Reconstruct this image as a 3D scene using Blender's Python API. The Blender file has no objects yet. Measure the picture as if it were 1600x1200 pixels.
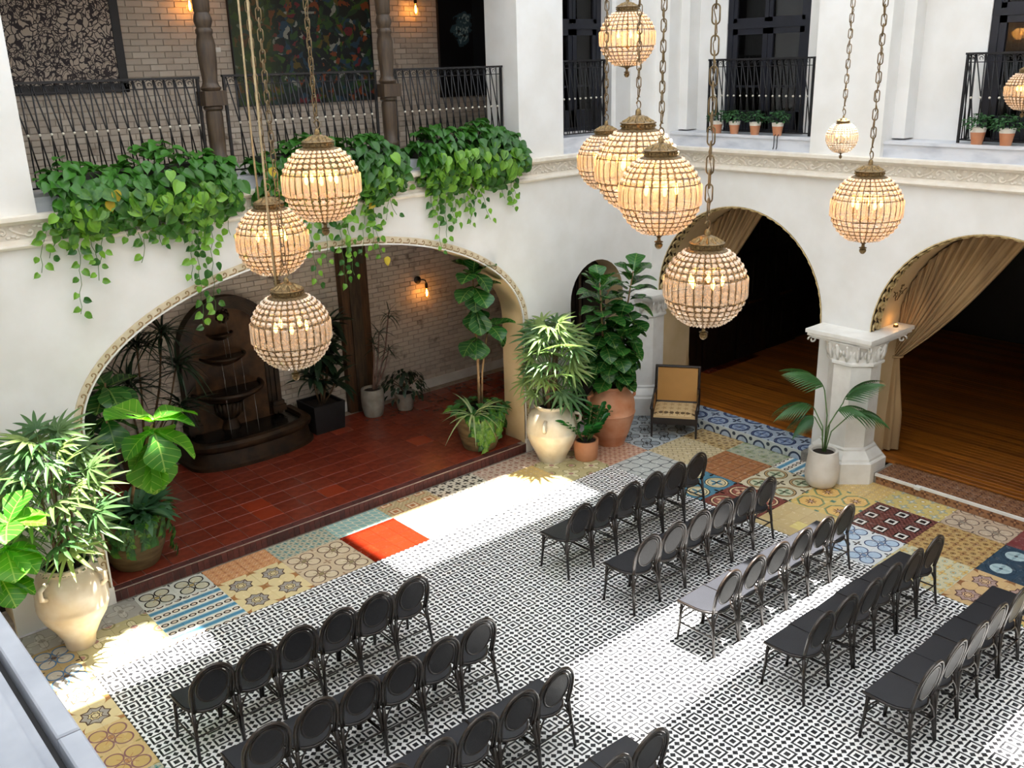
import bpy, math, random
from mathutils import Vector, Matrix
random.seed(11)
R = math.radians
PI = math.pi
sc = bpy.context.scene
col = sc.collection

# ------------------------------------------------------------------ camera, sky, sun, exposure
CH = 5.53
cam_d = bpy.data.cameras.new('camera')
cam = bpy.data.objects.new('camera', cam_d)
col.objects.link(cam)
ROT = Matrix(((0.75294683, 0.2289954, -0.61695395), (-0.65756943, 0.22483072, -0.71906439), (-0.02595223, 0.94710731, 0.31986595)))
cam.matrix_world = Matrix.Translation((0, 0, CH)) @ ROT.to_4x4()
FPX = 1487.19
cam_d.sensor_width = 36.0
cam_d.lens = FPX / 1600 * 36
cam_d.clip_start = 0.05
sc.camera = cam

SUN_TRAVEL = Vector((-0.22, 0.03, -1.0))
sun_d = bpy.data.lights.new('sun', 'SUN')
sun_d.energy = 34.0
sun_d.angle = R(1.0)
sun_d.color = (1.0, 0.965, 0.91)
sun = bpy.data.objects.new('sun', sun_d)
sun.rotation_euler = SUN_TRAVEL.to_track_quat('-Z', 'Y').to_euler()
sun.location = (4, 4, 14)
col.objects.link(sun)

world = bpy.data.worlds.new('sky')
sc.world = world
world.use_nodes = True
wb = world.node_tree.nodes['Background']
wb.inputs[0].default_value = (0.66, 0.8, 1.0, 1)
wb.inputs[1].default_value = 3.0

sc.view_settings.view_transform = 'Standard'
sc.view_settings.look = 'None'
sc.view_settings.exposure = 0.12
sc.view_settings.gamma = 1.0
sc.view_settings.use_curve_mapping = False
sc.cycles.use_denoising = True
sc.cycles.max_bounces = 10
sc.cycles.diffuse_bounces = 6
sc.cycles.transparent_max_bounces = 24
sc.cycles.sample_clamp_indirect = 8.0

def project(p):
    v = ROT.transposed() @ (Vector(p) - Vector((0, 0, CH)))
    if v.z > -0.05:
        return None
    return 800 + FPX * v.x / -v.z, 600 - FPX * v.y / -v.z

def seen(p, m=0):
    q = project(p)
    return q is not None and -m <= q[0] <= 1600 + m and -m <= q[1] <= 1200 + m

def dist(p):
    return (Vector(p) - Vector((0, 0, CH))).length

def unproject(x, y, L):
    v = ROT @ Vector((x - 800, -(y - 600), -FPX)).normalized()
    return Vector((0, 0, CH)) + v * L

def ray_y(x, y, Y):
    v = ROT @ Vector((x - 800, -(y - 600), -FPX)).normalized()
    return Vector((0, 0, CH)) + v * (Y / v.y)

# ------------------------------------------------------------------ colour and node helpers
def lin(h):
    h = h.lstrip('#')
    out = []
    for i in (0, 2, 4):
        c = int(h[i:i + 2], 16) / 255
        out.append(c / 12.92 if c <= 0.04045 else ((c + 0.055) / 1.055) ** 2.4)
    return (*out, 1.0)

class E:
    nt = None
    def __init__(s, v): s.v = v
    def __add__(a, b): return op('ADD', a, b)
    __radd__ = __add__
    def __sub__(a, b): return op('SUBTRACT', a, b)
    def __rsub__(a, b): return op('SUBTRACT', b, a)
    def __mul__(a, b): return op('MULTIPLY', a, b)
    __rmul__ = __mul__
    def __truediv__(a, b): return op('DIVIDE', a, b)
    def __neg__(a): return op('MULTIPLY', a, -1.0)

def op(kind, *a):
    n = E.nt.nodes.new('ShaderNodeMath')
    n.operation = kind
    for i, x in enumerate(a):
        if isinstance(x, E):
            E.nt.links.new(x.v, n.inputs[i])
        else:
            n.inputs[i].default_value = float(x)
    return E(n.outputs[0])

ab = lambda a: op('ABSOLUTE', a)
fr = lambda a: op('FRACT', a)
mx = lambda a, b: op('MAXIMUM', a, b)
mn = lambda a, b: op('MINIMUM', a, b)
lt = lambda a, b: op('LESS_THAN', a, b)
gt = lambda a, b: op('GREATER_THAN', a, b)
sn = lambda a: op('SINE', a)
cs = lambda a: op('COSINE', a)
sq = lambda a: op('SQRT', a)
at2 = lambda a, b: op('ARCTAN2', a, b)
ln2 = lambda a, b: sq(a * a + b * b)
band = lambda a, lo, hi: gt(a, lo) * lt(a, hi)

def mixc(fac, c1, c2):
    n = E.nt.nodes.new('ShaderNodeMix')
    n.data_type = 'RGBA'
    for idx, c in ((6, c1), (7, c2)):
        if isinstance(c, tuple):
            n.inputs[idx].default_value = c
        else:
            E.nt.links.new(c, n.inputs[idx])
    if isinstance(fac, E):
        E.nt.links.new(fac.v, n.inputs[0])
    else:
        n.inputs[0].default_value = fac
    return n.outputs[2]

def noise(vec, scale, detail=3, rough=0.5):
    n = E.nt.nodes.new('ShaderNodeTexNoise')
    n.inputs['Scale'].default_value = scale
    n.inputs['Detail'].default_value = detail
    n.inputs['Roughness'].default_value = rough
    if vec is not None:
        E.nt.links.new(vec, n.inputs['Vector'])
    return E(n.outputs['Fac'])

def begin(name):
    m = bpy.data.materials.new(name)
    m.use_nodes = True
    E.nt = m.node_tree
    b = m.node_tree.nodes['Principled BSDF']
    return m, b

def coords(kind='Object'):
    n = E.nt.nodes.new('ShaderNodeTexCoord')
    return n.outputs[kind]

def world_pos():
    g = E.nt.nodes.new('ShaderNodeNewGeometry')
    s = E.nt.nodes.new('ShaderNodeSeparateXYZ')
    E.nt.links.new(g.outputs['Position'], s.inputs[0])
    return g.outputs['Position'], E(s.outputs[0]), E(s.outputs[1]), E(s.outputs[2])

def bump(b, h, strength=0.3, d=0.01):
    n = E.nt.nodes.new('ShaderNodeBump')
    n.inputs['Strength'].default_value = strength
    n.inputs['Distance'].default_value = d
    E.nt.links.new(h.v, n.inputs['Height'])
    E.nt.links.new(n.outputs[0], b.inputs['Normal'])

def objrand():
    n = E.nt.nodes.new('ShaderNodeObjectInfo')
    return E(n.outputs['Random'])

def mat(name, c, rough=0.6, c2=None, scale=8, metal=0.0, bmp=0.0, bscale=None, spec=0.5, detail=4, lo=0.35, hi=0.65, rnd=0.0, coat=0.0, stretch=None):
    m, b = begin(name)
    v = coords('Object')
    if stretch:
        mp = E.nt.nodes.new('ShaderNodeMapping')
        mp.inputs['Scale'].default_value = stretch
        E.nt.links.new(v, mp.inputs[0])
        v = mp.outputs[0]
    c1 = lin(c)
    c2_ = lin(c2) if c2 else tuple(min(1, x * 0.88) for x in c1[:3]) + (1,)
    n = noise(v, scale, detail)
    f = op('SMOOTHSTEP', n, lo, hi) if False else op('MULTIPLY_ADD', n - lo, 1.0 / (hi - lo), 0.0)
    f = mn(mx(f, 0.0), 1.0)
    if rnd:
        f = mn(mx(f + (objrand() - 0.5) * rnd, 0.0), 1.0)
    E.nt.links.new(mixc(f, c1, c2_), b.inputs['Base Color'])
    b.inputs['Roughness'].default_value = rough
    b.inputs['Metallic'].default_value = metal
    b.inputs['Specular IOR Level'].default_value = spec
    if coat:
        b.inputs['Coat Weight'].default_value = coat
        b.inputs['Coat Roughness'].default_value = 0.1
    if bmp:
        bump(b, noise(v, bscale or scale * 4, 5), bmp)
    return m

def emit(name, c, s):
    m, b = begin(name)
    b.inputs['Base Color'].default_value = lin(c)
    b.inputs['Emission Color'].default_value = lin(c)
    b.inputs['Emission Strength'].default_value = s
    return m

# ------------------------------------------------------------------ mesh builder
class MB:
    def __init__(s):
        s.v = []; s.f = []; s.m = []
    def add(s, vs, fs, mi=0):
        o = len(s.v)
        s.v.extend(tuple(p) for p in vs)
        for f in fs:
            s.f.append(tuple(o + i for i in f)); s.m.append(mi)
        return s
    def box(s, x0, x1, y0, y1, z0, z1, mi=0):
        v = [(x0, y0, z0), (x1, y0, z0), (x1, y1, z0), (x0, y1, z0), (x0, y0, z1), (x1, y0, z1), (x1, y1, z1), (x0, y1, z1)]
        return s.add(v, [(0, 3, 2, 1), (4, 5, 6, 7), (0, 1, 5, 4), (1, 2, 6, 5), (2, 3, 7, 6), (3, 0, 4, 7)], mi)
    def cham(s, x0, x1, y0, y1, z0, z1, c, mi=0):
        # box with chamfered top rim
        v = [(x0, y0, z0), (x1, y0, z0), (x1, y1, z0), (x0, y1, z0),
             (x0, y0, z1 - c), (x1, y0, z1 - c), (x1, y1, z1 - c), (x0, y1, z1 - c),
             (x0 + c, y0 + c, z1), (x1 - c, y0 + c, z1), (x1 - c, y1 - c, z1), (x0 + c, y1 - c, z1)]
        f = [(8, 9, 10, 11)]
        for i in range(4):
            j = (i + 1) % 4
            f += [(i, j, 4 + j, 4 + i), (4 + i, 4 + j, 8 + j, 8 + i)]
        return s.add(v, f, mi)
    def tube(s, pts, r=0.01, n=6, mi=0, closed=False, cap=True, flat=1.0):
        pts = [Vector(p) for p in pts]
        N = len(pts)
        rs = r if isinstance(r, (list, tuple)) else [r] * N
        vs = []; prev = None
        for i, p in enumerate(pts):
            if closed:
                t = pts[(i + 1) % N] - pts[i - 1]
            else:
                t = pts[min(i + 1, N - 1)] - pts[max(i - 1, 0)]
            t = t.normalized() if t.length > 1e-9 else Vector((0, 0, 1))
            if prev is None:
                a = Vector((0, 0, 1)) if abs(t.z) < 0.9 else Vector((1, 0, 0))
                u = t.cross(a).normalized()
            else:
                u = (prev - t * prev.dot(t))
                u = u.normalized() if u.length > 1e-6 else t.orthogonal().normalized()
            prev = u
            w = t.cross(u)
            for k in range(n):
                a = 2 * PI * k / n
                vs.append(p + u * math.cos(a) * rs[i] + w * math.sin(a) * rs[i] * flat)
        fs = []
        M = N if closed else N - 1
        for i in range(M):
            j = (i + 1) % N
            for k in range(n):
                l = (k + 1) % n
                fs.append((i * n + k, i * n + l, j * n + l, j * n + k))
        if cap and not closed:
            fs.append(tuple(range(n - 1, -1, -1)))
            fs.append(tuple((N - 1) * n + k for k in range(n)))
        return s.add(vs, fs, mi)
    def lathe(s, prof, n=24, c=(0, 0, 0), mi=0, cap=True, rf=None):
        vs = []; fs = []
        for r, z in prof:
            for k in range(n):
                a = 2 * PI * k / n
                q = r * (rf(a, z) if rf else 1)
                vs.append((c[0] + q * math.cos(a), c[1] + q * math.sin(a), c[2] + z))
        for i in range(len(prof) - 1):
            for k in range(n):
                l = (k + 1) % n
                fs.append((i * n + k, i * n + l, (i + 1) * n + l, (i + 1) * n + k))
        if cap:
            fs.append(tuple(range(n - 1, -1, -1)))
            fs.append(tuple((len(prof) - 1) * n + k for k in range(n)))
        return s.add(vs, fs, mi)
    def prism(s, poly, f0, f1, mi=0, side=None):
        # poly: 2d points, f0/f1 map a 2d point to 3d for the two faces
        n = len(poly)
        vs = [f0(p) for p in poly] + [f1(p) for p in poly]
        s.add(vs, [tuple(range(n))[::-1], tuple(range(n, 2 * n))], mi)
        o = len(s.v) - 2 * n
        for i in range(n):
            j = (i + 1) % n
            s.f.append((o + i, o + j, o + n + j, o + n + i))
            s.m.append(side(poly[i], poly[j]) if side else mi)
        return s
    def sphere(s, c, r, nu=8, nv=6, mi=0, sc=(1, 1, 1)):
        vs = [(c[0], c[1], c[2] - r * sc[2])]
        for j in range(1, nv):
            ph = -PI / 2 + PI * j / nv
            for k in range(nu):
                a = 2 * PI * k / nu
                vs.append((c[0] + r * sc[0] * math.cos(ph) * math.cos(a), c[1] + r * sc[1] * math.cos(ph) * math.sin(a), c[2] + r * sc[2] * math.sin(ph)))
        vs.append((c[0], c[1], c[2] + r * sc[2]))
        fs = []
        for k in range(nu):
            fs.append((0, 1 + (k + 1) % nu, 1 + k))
        for j in range(nv - 2):
            for k in range(nu):
                l = (k + 1) % nu
                fs.append((1 + j * nu + k, 1 + j * nu + l, 1 + (j + 1) * nu + l, 1 + (j + 1) * nu + k))
        t = len(vs) - 1
        for k in range(nu):
            fs.append((t, 1 + (nv - 2) * nu + k, 1 + (nv - 2) * nu + (k + 1) % nu))
        return s.add(vs, fs, mi)
    def put(s, verts, faces, M, mi=0):
        return s.add([M @ Vector(p) for p in verts], faces, mi)
    def mesh(s, name, mats, smooth=False):
        me = bpy.data.meshes.new(name)
        me.from_pydata(s.v, [], s.f)
        for m in (mats if isinstance(mats, (list, tuple)) else [mats]):
            me.materials.append(m)
        if any(s.m):
            me.polygons.foreach_set('material_index', s.m)
        if smooth:
            me.polygons.foreach_set('use_smooth', [True] * len(s.f))
            if smooth is not True:
                me.set_sharp_from_angle(angle=R(smooth))
        me.update()
        return me
    def build(s, name, mats, parent=None, smooth=False, loc=(0, 0, 0)):
        return link(name, s.mesh(name, mats, smooth), parent, loc)

def link(name, me, parent=None, loc=(0, 0, 0)):
    o = bpy.data.objects.new(name, me)
    col.objects.link(o)
    o.location = loc
    if parent is not None:
        o.parent = parent
    return o

def tag(o, label=None, cat=None, group=None, kind=None):
    if label: o['label'] = label
    if cat: o['category'] = cat
    if group: o['group'] = group
    if kind: o['kind'] = kind
    return o

def thing(name, label, cat, loc=(0, 0, 0), group=None, rz=0):
    o = link(name, None, None, loc)
    o.empty_display_size = 0.1
    o.rotation_euler = (0, 0, rz)
    return tag(o, label, cat, group)

def struct(o):
    o['kind'] = 'structure'
    return o

def clone(src, parent, M=None, loc=None):
    c = src.copy()
    col.objects.link(c)
    c.parent = parent
    if M is not None:
        c.matrix_local = M
    elif loc is not None:
        c.location = loc
    return c

def copy_tree(o, loc):
    c = o.copy(); col.objects.link(c); c.location = loc
    for ch in o.children:
        d = ch.copy(); col.objects.link(d); d.parent = c
        for g in ch.children:
            e = g.copy(); col.objects.link(e); e.parent = d
    return c

def frame(loc, d, nrm, s=1.0, sx=None):
    # local +Y along d, local +Z near nrm
    d = Vector(d).normalized()
    nrm = Vector(nrm)
    x = d.cross(nrm)
    x = x.normalized() if x.length > 1e-5 else d.orthogonal().normalized()
    z = x.cross(d)
    M = Matrix((x * (sx or s), d * s, z * s)).transposed().to_4x4()
    M.translation = Vector(loc)
    return M

def bez(p0, p1, p2, n):
    p0, p1, p2 = Vector(p0), Vector(p1), Vector(p2)
    return [p0 * (1 - t) ** 2 + p1 * 2 * t * (1 - t) + p2 * t * t for t in (i / n for i in range(n + 1))]

U = random.uniform
ORD = ['first', 'second', 'third', 'fourth', 'fifth', 'sixth', 'seventh', 'eighth', 'ninth', 'tenth', 'eleventh', 'twelfth']
# ------------------------------------------------------------------ patterned cement tiles
TS = 0.2015
TX0, TY0 = 2.0, 8.65

def pattern(name, base, fn, rough=0.22, wear=0.18, vertical=False, sat=0.86):
    m, b = begin(name)
    pos, px, py, pz = world_pos()
    if vertical:
        u, v = (py - TY0) / TS, pz / TS
    else:
        u, v = (px - TX0) / TS, (py - TY0) / TS
    c = lin(base)
    for mask, hx in fn(u, v):
        c = mixc(mask, c, hx if not isinstance(hx, str) else lin(hx))
    n = noise(pos, 7, 5, 0.6)
    c = mixc(mx(n - 0.5, 0.0) * (wear * 4), c, lin('#8f8778'))
    hs = E.nt.nodes.new('ShaderNodeHueSaturation'); hs.inputs['Saturation'].default_value = sat
    E.nt.links.new(c, hs.inputs['Color']); c = hs.outputs[0]
    E.nt.links.new(c, b.inputs['Base Color'])
    r = noise(pos, 14, 3)
    E.nt.links.new((r * 0.25 + (rough - 0.1)).v, b.inputs['Roughness'])
    b.inputs['Specular IOR Level'].default_value = 0.4
    return m

c1 = lambda a: fr(a) - 0.5
c2 = lambda a: (fr(a * 0.5) - 0.5) * 2.0

def f_bw(u, v):
    x, y = ab(c1(u)), ab(c1(v))
    d = mx(x, y)
    du, dv = op('PINGPONG', u, 0.5), op('PINGPONG', v, 0.5)
    du3, dv3 = op('PINGPONG', u, 1 / 6), op('PINGPONG', v, 1 / 6)
    k = mx(lt(du + dv3, 0.148), lt(du3 + dv, 0.148))
    return [(mx(mx(lt(d, 0.115), band(d, 0.215, 0.312)), k), '#2e2e31')]

def f_quatre(line, fill, acc, motif, r=0.40):
    def f(u, v):
        x, y = ab(c2(u)), ab(c2(v))
        d = ln2(x - 0.42, y - 0.42)
        bx, by = 1.0 - x, 1.0 - y
        rr = ln2(bx, by)
        th = at2(by, bx)
        return [(lt(d, r), fill), (band(d, r - 0.06, r + 0.015), line), (lt(ln2(x, y), 0.16), acc),
                (band(ln2(x, y), 0.13, 0.17), line), (lt(ab(x - y), 0.03) * band(ln2(x, y), 0.2, 0.5), acc),
                (lt(rr, 0.16 + 0.14 * cs(th * 4.0)), motif)]
    return f

def f_star(star, dark, grey, line, acc):
    def f(u, v):
        cx, cy = c2(u + 1.0), c2(v + 1.0)
        x, y = ab(cx), ab(cy)
        p, q = ab(cx + cy) * 0.7071, ab(cx - cy) * 0.7071
        a = sq(p) + sq(q)
        bx, by = 1.0 - x, 1.0 - y
        o = mn(mx(bx, by), (bx + by) * 0.7071)
        return [(lt(a, 0.80), star), (lt(a, 0.80) * gt(cx * cy * (p - q), 0.0), dark),
                (lt(o, 0.50), grey), (band(o, 0.45, 0.515), line), (lt(ab(bx - by), 0.035) * band(o, 0.26, 0.5), line),
                (lt(o, 0.26), acc), (band(o, 0.225, 0.265), line), (band(o, 0.12, 0.17), line)]
    return f

def f_chain(blue, pale, line):
    def f(u, v):
        y = c1(v)
        b = ab(y)
        d1 = ln2(op('PINGPONG', u, 0.25) - 0.125 * 0, (b - 0.5) * 1.25)
        x1 = (fr(u * 2.0) - 0.5) * 0.5
        yy = (0.5 - b)
        d2 = ln2(x1, yy * 1.35)
        return [(lt(b, 0.2), pale), (lt(b, 0.13), blue), (lt(b, 0.05), pale if False else blue), (lt(d2, 0.215), line), (lt(ln2(x1, yy * 1.5), 0.125), '#d9c6ad')]
    return f

def f_squares(a, dark, white, black):
    def f(u, v):
        w = u * 0.75
        z = v * 0.75
        d = mx(ab(c1(w)), ab(c1(z)))
        du, dv = op('PINGPONG', w, 0.5), op('PINGPONG', z, 0.5)
        k = gt(c1(w * 4.0) * c1(z * 4.0), 0.0)
        return [(k, dark), (lt(d, 0.3), black), (lt(d, 0.23), white), (lt(d, 0.13), black)]
    return f

def f_lattice(line, period=0.5, wob=0.12, w=0.07, acc=None):
    def f(u, v):
        a = u / period + wob * sn(v * (2 * PI / period))
        b = v / period + wob * sn(u * (2 * PI / period))
        m = mx(lt(ab(c1(a)), w), lt(ab(c1(b)), w))
        out = [(m, line)]
        if acc:
            rr = ln2(fr(a + 0.5) - 0.5 - 0.0, fr(b + 0.5) - 0.5)
            out = [(lt(ln2(fr(a) - 0.0 - 0.5 + 0.5 * 0, fr(b) - 0.5), 0.0), acc), (lt(ln2(c1(a + 0.5), c1(b + 0.5)), 0.22), acc)] + out
        return out
    return f

def f_flower(petal, core, line, P=1.0, n=4.0):
    def f(u, v):
        x, y = c1(u / P), c1(v / P)
        rr, th = ln2(x, y), at2(y, x)
        e = 0.24 + 0.12 * cs(th * n)
        bx, by = 0.5 - ab(x), 0.5 - ab(y)
        return [(lt(rr, e + 0.04), line), (lt(rr, e), petal), (lt(rr, 0.09), core), (band(ln2(bx, by), 0.13, 0.18), line), (lt(ln2(bx, by), 0.09), core)]
    return f

def f_medal(ring, fill, acc, dark, P=2.0):
    def f(u, v):
        x, y = c1(u / P), c1(v / P)
        rr, th = ln2(x, y), at2(y, x)
        bx, by = 0.5 - ab(x), 0.5 - ab(y)
        r2, t2 = ln2(bx, by), at2(by, bx)
        return [(lt(rr, 0.40), dark), (lt(rr, 0.37), ring), (lt(rr, 0.31), dark), (lt(rr, 0.285), fill), (lt(rr, 0.14 + 0.11 * cs(th * 4.0)), acc), (lt(rr, 0.05), dark),
                (lt(r2, 0.12 + 0.10 * cs(t2 * 4.0)), dark)]
    return f

def f_oct(line, fill, star, acc):
    def f(u, v):
        x, y = c2(u), c2(v)
        a, b = ab(x), ab(y)
        o = mx(mx(a, b), (a + b) * 0.72)
        rr, th = ln2(x, y), at2(y, x)
        bx, by = 1.0 - a, 1.0 - b
        return [(lt(o, 0.86), line), (lt(o, 0.76), '#6d6a3c'), (lt(o, 0.72), fill), (lt(rr, 0.24 + 0.14 * cs(th * 8.0)), star), (lt(rr, 0.1), '#c9a08a'), (lt(mx(bx, by), 0.16), acc)]
    return f

def f_plain(c, spread):
    def f(u, v):
        n = E.nt.nodes.new('ShaderNodeTexWhiteNoise')
        n.noise_dimensions = '2D'
        cb = E.nt.nodes.new('ShaderNodeCombineXYZ')
        E.nt.links.new(op('FLOOR', u).v, cb.inputs[0]); E.nt.links.new(op('FLOOR', v).v, cb.inputs[1])
        E.nt.links.new(cb.outputs[0], n.inputs['Vector'])
        w = E(n.outputs['Value'])
        return [(w, c), (gt(w, 0.88), spread)]
    return f

T = {}
T['checker'] = pattern('black and white cement tile', '#f4f4f2', f_bw, 0.26, 0.02)
T['olive'] = pattern('olive floral tile', '#b9ad78', f_flower('#d6cc9c', '#a8786a', '#857c48', 2.0))
T['grey'] = pattern('grey mottled tile', '#aaa69c', f_flower('#b9b4a8', '#9b968a', '#8e897e', 2.0))
T['bluegold'] = pattern('blue and gold circle tile', '#a98f56', f_quatre('#2f6a9a', '#b9b5a6', '#5d4526', '#3d2f1c'))
T['stripe'] = pattern('blue stripe chain tile', '#e6dfcf', f_chain('#3f87a8', '#8fbccb', '#3a2a20'))
T['quatre'] = pattern('black quatrefoil tile', '#cfd0c4', f_quatre('#201c1a', '#c4bfa2', '#b9a35c', '#2a2624'))
T['star'] = pattern('yellow star tile', '#e0c98c', f_star('#e2b04e', '#a86c1e', '#a49c92', '#5c4330', '#dcc88e'))
T['orange_small'] = pattern('small orange pinwheel tile', '#cf8a45', f_flower('#e0a86a', '#a85a22', '#b5682c', 0.5))
T['beige'] = pattern('beige circle tile', '#cdb48e', f_quatre('#6d5240', '#d6c19c', '#9a8a58', '#a08060', 0.4))
T['teal_small'] = pattern('teal speckled tile', '#b9b69a', f_flower('#6fa09a', '#3f6f6c', '#8a7f68', 0.5))
T['red'] = pattern('plain red tile', '#7c220d', f_plain('#761e0b', '#852710'), wear=0.0, sat=1.0)
T['teal_grid'] = pattern('pale teal grid tile', '#8db9b0', f_lattice('#d5d3b8', 0.5, 0.08, 0.08))
T['lavender'] = pattern('pale quatrefoil tile', '#d4ccc6', f_quatre('#7e7288', '#ddd6d0', '#c8bcae', '#8a7a80'))
T['orange_diamond'] = pattern('orange diamond tile', '#c9b07a', f_squares('#c9b07a', '#b09a6a', '#e0c89a', '#b3681c'))
T['leaf'] = pattern('black leaf tile', '#cfc5ae', f_flower('#4a4640', '#2c2a28', '#8a806c', 0.7))
T['yellow'] = pattern('pale yellow triangle tile', '#dfd6bd', f_squares('#dfd6bd', '#d8cba4', '#eae3cc', '#c8ac62'))
T['rose'] = pattern('rose beige small tile', '#c5ab94', f_flower('#a97862', '#8a5a4c', '#b08f78', 0.6))
T['salmon'] = pattern('salmon trellis tile', '#c79a78', f_flower('#b06a4c', '#7c3f2c', '#a5785a', 0.5, 8.0))
T['bluecross'] = pattern('white and blue tile with black cross', '#a9b2b6', f_quatre('#1c1f26', '#8d979c', '#2b3138', '#15171b'))
T['greylattice'] = pattern('pale grey lattice tile', '#b9bdb8', f_lattice('#5c6164', 1.0, 0.07, 0.045))
T['beigelattice'] = pattern('beige scale tile', '#cdb98a', f_lattice('#93835c', 0.5, 0.2, 0.07))
T['ochre'] = pattern('ochre floral tile', '#b99a5c', f_flower('#8a6a34', '#5a4020', '#7a5c2c', 0.7))
T['patina'] = pattern('pale green worn tile', '#a9ab8e', f_flower('#8f9a72', '#6f7c4c', '#7f8a86', 1.2), wear=0.4)
T['orange'] = pattern('burnt orange tile', '#a8692c', f_lattice('#6a3a16', 1.0, 0.0, 0.03, '#9a5a24'))
T['bluemedal'] = pattern('blue and cream circle tile', '#3f7d95', f_medal('#d9c690', '#d0c39a', '#2f6f86', '#2a2018'))
T['maroon'] = pattern('maroon circle tile', '#7d3a2c', f_medal('#d3b184', '#8f4636', '#c9a27a', '#3c1c16'))
T['greenmedal'] = pattern('green and cream medallion tile', '#cfc3a2', f_medal('#b08f58', '#c3c5a2', '#6a7c5c', '#4c3c26'))
T['plainyellow'] = pattern('plain straw tile', '#c0a56a', f_plain('#cbb176', '#d9c46a'))
T['octagon'] = pattern('green octagon tile', '#d3b050', f_oct('#7d8f5c', '#dba93e', '#5f2f1e', '#4f7f68'))
T['yelloworange'] = pattern('yellow orange worn tile', '#cba95c', f_flower('#d9b040', '#d8c690', '#b89048', 0.5))
T['bluewhite'] = pattern('pale blue flower tile', '#d3d8da', f_quatre('#3b4a70', '#a9c0d6', '#6f8fb5', '#3d3538'))
T['brown'] = pattern('brown square tile', '#7a4038', f_squares('#7a4038', '#552822', '#dcd5cc', '#241a1a'))
T['yellowdots'] = pattern('yellow dot tile', '#c9b25c', f_flower('#9fa890', '#d6d6cc', '#b9993e', 1.0))
T['palestar'] = pattern('pale teal and yellow tile', '#c5bd96', f_flower('#cfae58', '#b98a38', '#7f9a90', 0.9))
T['goldlattice'] = pattern('gold brown lattice tile', '#b8934c', f_flower('#a5783c', '#5c3a1a', '#5c3c18', 0.8))
T['beigecircle'] = pattern('sand circle tile', '#b7a084', f_quatre('#6a564a', '#c0aa8e', '#8f8470', '#6d5a4c'))
T['star2'] = pattern('yellow star tile with mauve', '#c9a468', f_star('#d9a656', '#8f5a22', '#a88a80', '#5d3e36', '#cfa878'))
T['navy'] = pattern('navy tile with pale flowers', '#2f4658', f_medal('#2f4658', '#a3bcc0', '#8ba6ac', '#26394a'))
T['plainred'] = pattern('plain wine red tile', '#7a2426', f_plain('#741f22', '#80282a'))
T['goldcircle'] = pattern('gold interlocking circle tile', '#d2b06a', f_quatre('#8a5a58', '#c9a452', '#b8803c', '#a59048'))
T['bluestep'] = pattern('blue scroll step tile', '#a3b1c0', f_medal('#3d4f78', '#8fa2bd', '#55688f', '#2b3350'))
T['blueriser'] = pattern('blue arc riser tile', '#b9c1bf', lambda u, v: [(band(ln2(c1(u * 0.66), v * 0.66), 0.26, 0.36), '#2f3d55'), (lt(ln2(c1(u * 0.66), v * 0.66), 0.26), '#9fb0c4'), (lt(ln2(c1(u * 0.66 + 0.5), v * 0.66 - 0.3), 0.1), '#3a4450')], vertical=True)
T['rust'] = pattern('rust floral step tile', '#8a5a34', f_flower('#5c3520', '#a5703c', '#6d4426', 0.6))
T['rustriser'] = pattern('rust floral riser tile', '#9a6434', lambda u, v: f_flower('#6a3c1c', '#b57a3c', '#7a4a26', 0.7)(u, v), vertical=True)

PATCH = {}
for k, a, b in [(-1, 'bluegold', 'grey'), (0, 'olive', 'grey'), (1, 'stripe', 'quatre'), (2, 'star', 'orange_small'), (3, 'beige', 'teal_small'), (4, 'red', 'teal_grid'),
                (5, 'lavender', 'orange_diamond'), (6, 'yellow', 'leaf'), (7, 'yelloworange', 'rose'), (8, 'olive', 'rose'), (9, 'salmon', 'salmon'), (10, 'bluecross', 'bluecross'), (11, 'bluecross', 'bluecross'),
                (-2, 'bluegold', 'grey'), (-3, 'olive', 'grey')]:
    PATCH[(k, 0)] = a; PATCH[(k, 1)] = b; PATCH[(k, 2)] = b
rows = [('greylattice', 'beigelattice', 'ochre'), ('bluemedal', 'orange', 'patina'), ('maroon', 'greenmedal', 'stripe'), ('plainyellow', 'octagon', 'yelloworange'),
        ('bluewhite', 'brown', 'yellowdots'), ('palestar', 'goldlattice', 'beigecircle'), ('star2', 'navy', 'plainred'), ('octagon', 'beige', 'ochre'), ('teal_small', 'maroon', 'grey'),
        ('star', 'orange', 'patina'), ('brown', 'olive', 'rose'), ('quatre', 'beige', 'salmon')]
for r, tr in enumerate(rows):
    for c, k in enumerate(tr):
        PATCH[(9 + c, -1 - r)] = k
lrow = ['star', 'goldcircle', 'teal_small', 'olive', 'beige', 'orange', 'quatre', 'octagon', 'rose', 'leaf', 'star', 'grey']
for r, k in enumerate(lrow):
    for c in (-1, -2, -3):
        PATCH[(c, -1 - r)] = k if c == -1 else lrow[(r + 3) % 12]

def tile_box(mb, x, y, key_i=0, z=0.0):
    g = 0.0008
    return mb.cham(x + g, x + TS - g, y + g, y + TS - g, z - 0.012, z, 0.0012, key_i)

M_grout = mat('grout', '#8d8880', 0.9, '#77726a', 30, bmp=0.1)
slab = MB().box(-1.5, 12.0, -1.6, 9.88, -0.2, -0.005).build('floor', M_grout)
struct(slab)

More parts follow.
